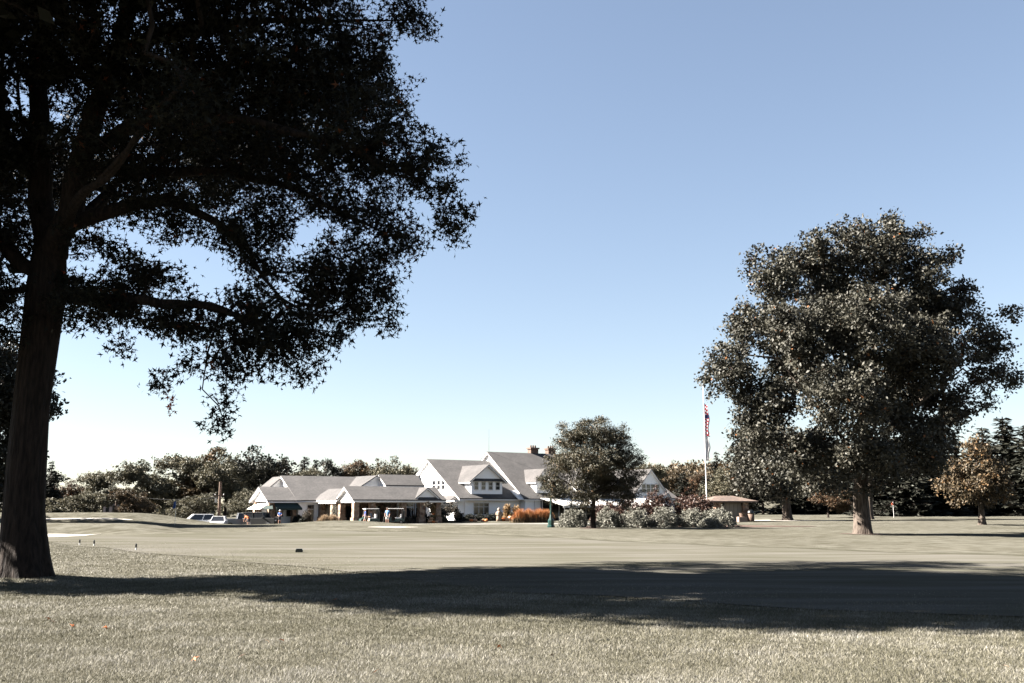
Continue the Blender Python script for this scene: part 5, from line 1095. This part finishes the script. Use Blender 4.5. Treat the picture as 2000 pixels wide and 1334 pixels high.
hold = dict(ST); hold.update(elbl=(-.27, .1, 1.16), wril=(-.1, .3, 1.08), elbr=(.27, .1, 1.16), wrir=(.1, .3, 1.08))
sit = dict(ST); sit.update({k: (v[0], v[1], v[2] - .12) for k, v in ST.items()}); sit.update(knel=(-.14, .42, .86), ankl=(-.14, .5, .44), toel=(-.14, .64, .4), kner=(.14, .42, .86), ankr=(.14, .5, .44), toer=(.14, .64, .4), wril=(-.12, .42, 1.0), elbl=(-.26, .2, 1.02), wrir=(.12, .42, 1.0), elbr=(.26, .2, 1.02))
person('person in light blue polo and white shorts standing with a golf club', 757, 112, R(168), 1.84, ST, pmat('lightblue', (.3, .62, 1.1)), pmat('white', (.72, .7, .68)))
person('person in royal blue shirt and pale shorts walking beside the golf cart', 714, 118.5, R(100), 1.78, walk, pmat('royal', (.06, .18, .75)), pmat('khaki', (.55, .48, .42)), True, pmat('white', (.72, .7, .68)))
person('person in orange shirt bending over beside the silver pickup', 486, 117, R(60), 1.78, bend, pmat('orange', (1.3, .3, .07)), pmat('navy', (.02, .02, .035)))
person('person in blue shirt and pale cap standing by the awning pavilion', 547, 119, R(175), 1.68, hold, pmat('blue', (.05, .2, .7)), pmat('navy', (.02, .02, .035)), True, pmat('white', (.72, .7, .68)))
person('person in grey-blue shirt seated in the left golf cart', 725, 121.1, R(110), 1.72, sit, pmat('greyblue', (.25, .33, .45)), pmat('navy', (.02, .02, .035)), False)
gc = empty('golf_club', on(755, 111.8), R(30)); tag(gc, 'golf club held down by the person in light blue', 'golf club')
mb = MB(); mb.tube([(-.28, 0, .95), (-.42, 0, .02)], .012, 6); mb.build('shaft', M['metal'], gc); mb = MB(); mb.box(-.5, -.4, -.03, .03, 0, .05); mb.build('club_head', M['black'], gc, bevel=.01)

# ------------------------------------------------------------------ lawn: grass blades and fallen leaves
def blades(nrange, dens, h, w, seed):
    rng = np.random.default_rng(seed); y0, y1 = nrange; out = []
    n = int(dens * (y1 - y0) * 2 * (.56 * y1 + 2)); y = rng.uniform(y0, y1, n); x = rng.uniform(-1, 1, n) * (.56 * y1 + 2)
    ok = (np.abs(x) < .56 * y + 2) & (y < np.interp(x, LOX, LOY) + np.abs(rng.normal(size=n)) * (.7 + .08 * y) - .3)
    x, y = x[ok], y[ok]; n = len(x); P = np.stack([x, y, g(x, y) - .004], 1)
    patch = .5 + .25 * np.sin(x * 1.7 + 1.2 * np.sin(y * 1.1)) * np.sin(y * 2.1 + .8 * np.sin(x * 1.3)) + .15 * np.sin(x * 5.1 + y * 3.3) * np.sin(y * 6.2 - x * 2.2)
    hh = h * rng.uniform(.5, 1.25, n) * (.75 + .5 * patch); lean = rng.normal(size=(n, 2)) * .55 * hh[:, None]; an = rng.uniform(0, 6.28, n); s = np.stack([np.cos(an), np.sin(an), 0 * an], 1) * (w * rng.uniform(.6, 1.3, n))[:, None]
    tip = P + np.concatenate([lean, hh[:, None]], 1); V = np.stack([P - s, P + s, tip], 1).reshape(-1, 3)
    return V, np.arange(3 * n).reshape(-1, 3), np.clip(patch * .8 + rng.normal(size=n) * .24 + .06 + .12 * np.sin(x * .45 + 2) * np.sin(y * .8 + x * .2), 0, 1)
V, F, T = merge([blades((7.2, 11), 4000, .034, .0032, 1), blades((11, 16), 2700, .036, .0042, 2), blades((16, 24), 1300, .036, .0055, 3), blades((24, 48), 380, .036, .008, 4)])
o = link('lawn_grass', np_mesh('lawn_grass', V, F, T), M['blade'], kind='stuff'); tag(o, 'rough pale lawn grass in the foreground', 'grass')
LV, LF = OAK_T
M['fall_orange'] = plain('fallen_orange', (1.2, .33, .07), .7, .2, 30); M['fall_brown'] = plain('fallen_brown', (.16, .06, .03), .8, .2, 30); M['fall_pale'] = plain('fallen_pale', (1.3, .95, .7), .7, .1, 30)
for px, py, m, lab in ((110, 1215, 'fall_orange', 'fallen orange leaf, leftmost of the four below the oak'), (121, 1221, 'fall_brown', 'fallen brown leaf beside the leftmost orange one'), (158, 1228, 'fall_orange', 'fallen orange leaf, third in the row below the oak'),
        (222, 1231, 'fall_orange', 'fallen orange leaf, rightmost in the row below the oak'), (395, 1297, 'fall_orange', 'fallen orange leaf near the bottom left of the lawn'), (485, 1290, 'fall_brown', 'fallen dark brown leaf left of the pale one'),
        (532, 1259, 'fall_pale', 'fallen pale leaf in the left half of the lawn'), (560, 1257, 'fall_orange', 'fallen orange leaf right next to the pale one'), (660, 1176, 'fall_orange', 'fallen orange leaf at the edge of the tree shadow'),
        (975, 1271, 'fall_orange', 'bright orange fallen leaf at the centre of the lawn'), (1077, 1287, 'fall_brown', 'fallen brown leaf right of the bright orange one'), (1943, 1314, 'fall_pale', 'fallen tan leaf in the bottom right corner'), (740, 1320, 'fall_orange', 'fallen orange leaf near the bottom edge left of centre')):
    Y = EYE / -ray(px, py)[1]; p = on(px, Y, .05); me = bpy.data.meshes.new('fallen_leaf'); me.from_pydata([(x, y - .5, z + .08 * abs(x)) for x, y, z in LV.tolist()], [], LF.tolist()); me.update()
    o = link('fallen_leaf', me, M[m], None, p, random.uniform(0, 6.28)); o.scale = (.105, .105, .105); o.rotation_euler = (random.uniform(-.6, .6), random.uniform(-.6, .6), random.uniform(0, 6.28)); tag(o, lab, 'leaf', 'leaves fallen on the lawn')
